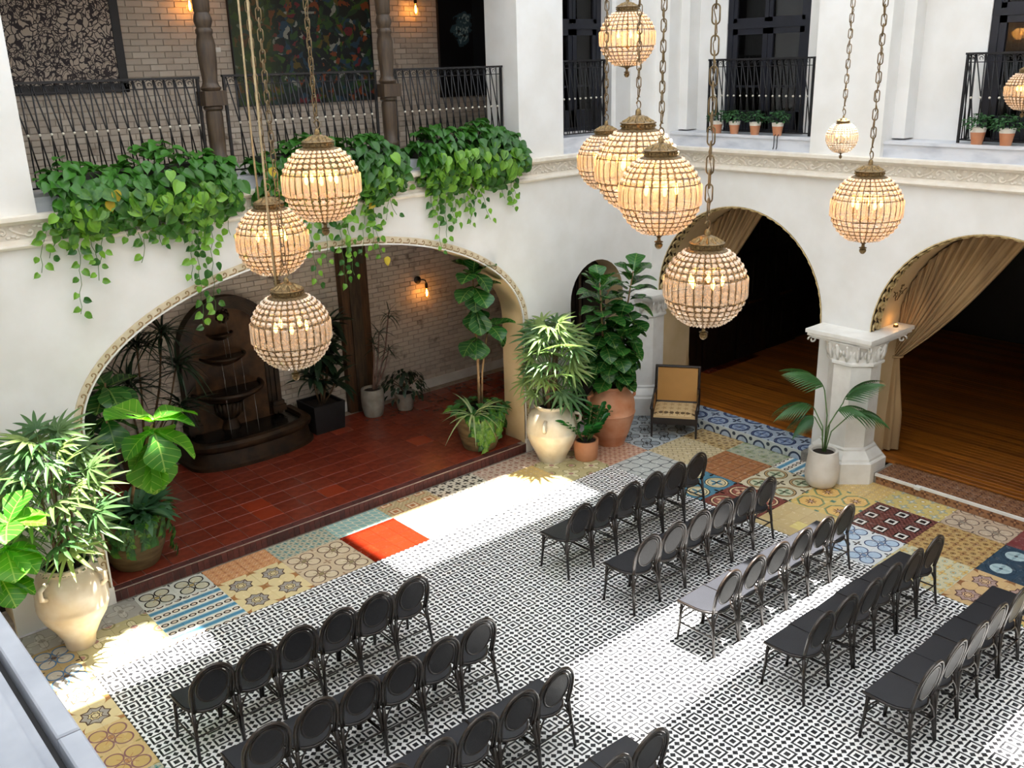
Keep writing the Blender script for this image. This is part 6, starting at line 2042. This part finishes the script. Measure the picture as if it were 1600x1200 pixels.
    m = MB()
    pts = []
    for i in range(15):
        a = -0.4 + i / 14 * 4.7
        pts.append((0.028 * math.sin(a) , 0, 0.035 - 0.032 * math.cos(a)))
    m.tube(pts, 0.005, 5); m.tube([(0.0, 0, 0.066), (-0.018, 0, 0.085), (0.0, 0, 0.11), (0.016, 0, 0.095)], 0.0045, 5)
    D['hook'] = m.mesh('hook', M_chain, True)
    return D
GP = globe_parts()
LAMPS = [  # x, y, r px, diameter, label, big chain, cord, lit
    (455, 516, 61.5, 0.60, 'crystal globe chandelier hanging lowest, before the fountain', 0, 1, 0.15),
    (426, 376, 55.5, 0.60, 'crystal globe chandelier just above the lowest left globe', 0, 1, 1.0),
    (502.5, 287, 60.5, 0.60, 'crystal globe chandelier highest of the three on the left, before the pothos', 0, 0, 1.2),
    (980, 60, 43.3, 0.55, 'crystal globe chandelier topmost at centre, beside the white pier', 0, 0, 1.6),
    (947, 252, 44.5, 0.55, 'crystal globe chandelier at the back left of the clustered three', 0, 0, 1.0),
    (996, 264, 66, 0.70, 'wide crystal globe chandelier in the middle of the clustered three', 0, 0, 1.3),
    (1031, 304, 64, 0.60, 'crystal globe chandelier in front of the clustered three', 0, 0, 1.6),
    (1102, 447, 64.6, 0.60, 'crystal globe chandelier on a heavy chain, before the left dark arch', 1, 0, 0.25),
    (1354, 325, 54, 0.55, 'crystal globe chandelier alone between the two right windows', 0, 0, 1.4),
    (1315.5, 215, 24, 0.30, 'smallest crystal globe chandelier hanging near the middle balcony', 0, 0, 0.25),
    (1602, 142, 30, 0.40, 'crystal globe chandelier cut off at the right edge', 0, 0, 0.7)]
for (px, py, rp, dia, lab, big, cord, lit) in LAMPS:
    Rg = dia / 2
    Lr = FPX * Rg / rp / math.cos(math.atan(math.hypot(px - 800, py - 600) / FPX)) * 1.0
    dirv = (ROT @ Vector((px - 800, -(py - 600), -FPX))).normalized()
    depth = FPX * Rg / rp
    cosf = FPX / math.sqrt(FPX ** 2 + (px - 800) ** 2 + (py - 600) ** 2)
    C = Vector((0, 0, CH)) + dirv * (depth / cosf)
    zb = C.z - 1.34 * Rg
    t = thing('globe_chandelier', lab, 'chandelier', (C.x, C.y, zb), 'crystal globe chandeliers')
    dz = C.z - zb
    spin = Matrix.Rotation(U(0, 0.2), 4, 'Z')
    S = Matrix.Translation((0, 0, dz)) @ spin @ Matrix.Scale(Rg, 4)
    for k, me in GP.items():
        if k in ('prism', 'bulb', 'link_s', 'link_l', 'hook'): continue
        o = link(me.name.split('.')[0], me, t); o.matrix_local = S
        if k.startswith('row'): o['kind'] = 'stuff'
    for k in range(NM):
        a = 2 * PI * (k + 0.5) / NM
        o = link('crystal_prism', GP['prism'], t)
        o.matrix_local = S @ Matrix.Translation((0.985 * math.cos(a), 0.985 * math.sin(a), 0)) @ Matrix.Rotation(a + PI / 2, 4, 'Z')
    for i in range(5):
        a = 2 * PI * i / 5 + 0.3
        o = link('candle_bulb', GP['bulb'], t); o.matrix_local = S @ Matrix.Translation((0.4 * math.cos(a), 0.4 * math.sin(a), 0.0))
    l = bpy.data.lights.new('candle_glow', 'POINT'); l.energy = 6.5 * lit * (Rg / 0.3) ** 2; l.color = (1.0, 0.47, 0.12); l.shadow_soft_size = 0.10 * Rg / 0.3
    lo = bpy.data.objects.new('candle_glow', l); col.objects.link(lo); lo.parent = t; lo.location = (0, 0, dz + 0.1 * Rg)
    pitch, me, Ll = (0.098, GP['link_l'], 0.128) if big else (0.068, GP['link_s'], 0.088)
    z = dz + 1.37 * Rg
    o = link('hook', GP['hook'], t, (0, 0, z - 0.005)); o.scale = (1, 1, 1)
    z += 0.105
    k = 0
    while zb + z < ZR - 0.05:
        o = link('chain_link', me, t)
        o.matrix_local = Matrix.Translation((0, 0, z + Ll / 2 - 0.012)) @ Matrix.Rotation((PI / 2 if k % 2 else 0) + 0.4 + k * 0.02, 4, 'Z')
        z += pitch; k += 1
    if cord:
        MB().tube([(-0.06, 0.05, dz + 1.0 * Rg), (-0.065, 0.05, dz + 2.6 * Rg), (-0.03, 0.02, ZR - zb - 0.1)], 0.008, 6).build('power_cord', mat('tan silk cord', '#b5a07a', 0.6, '#9a8562', 20) if 'tan silk cord' not in bpy.data.materials else bpy.data.materials['tan silk cord'], t, True)
    else:
        pts = []
        for i in range(60):
            zz = dz + 1.3 * Rg + (ZR - 0.1 - zb - dz - 1.3 * Rg) * i / 59
            pts.append((0.014 * math.cos(i * 1.9), 0.014 * math.sin(i * 1.9), zz))
        MB().tube(pts, 0.0035, 4).build('power_cord', M_brass, t, True)
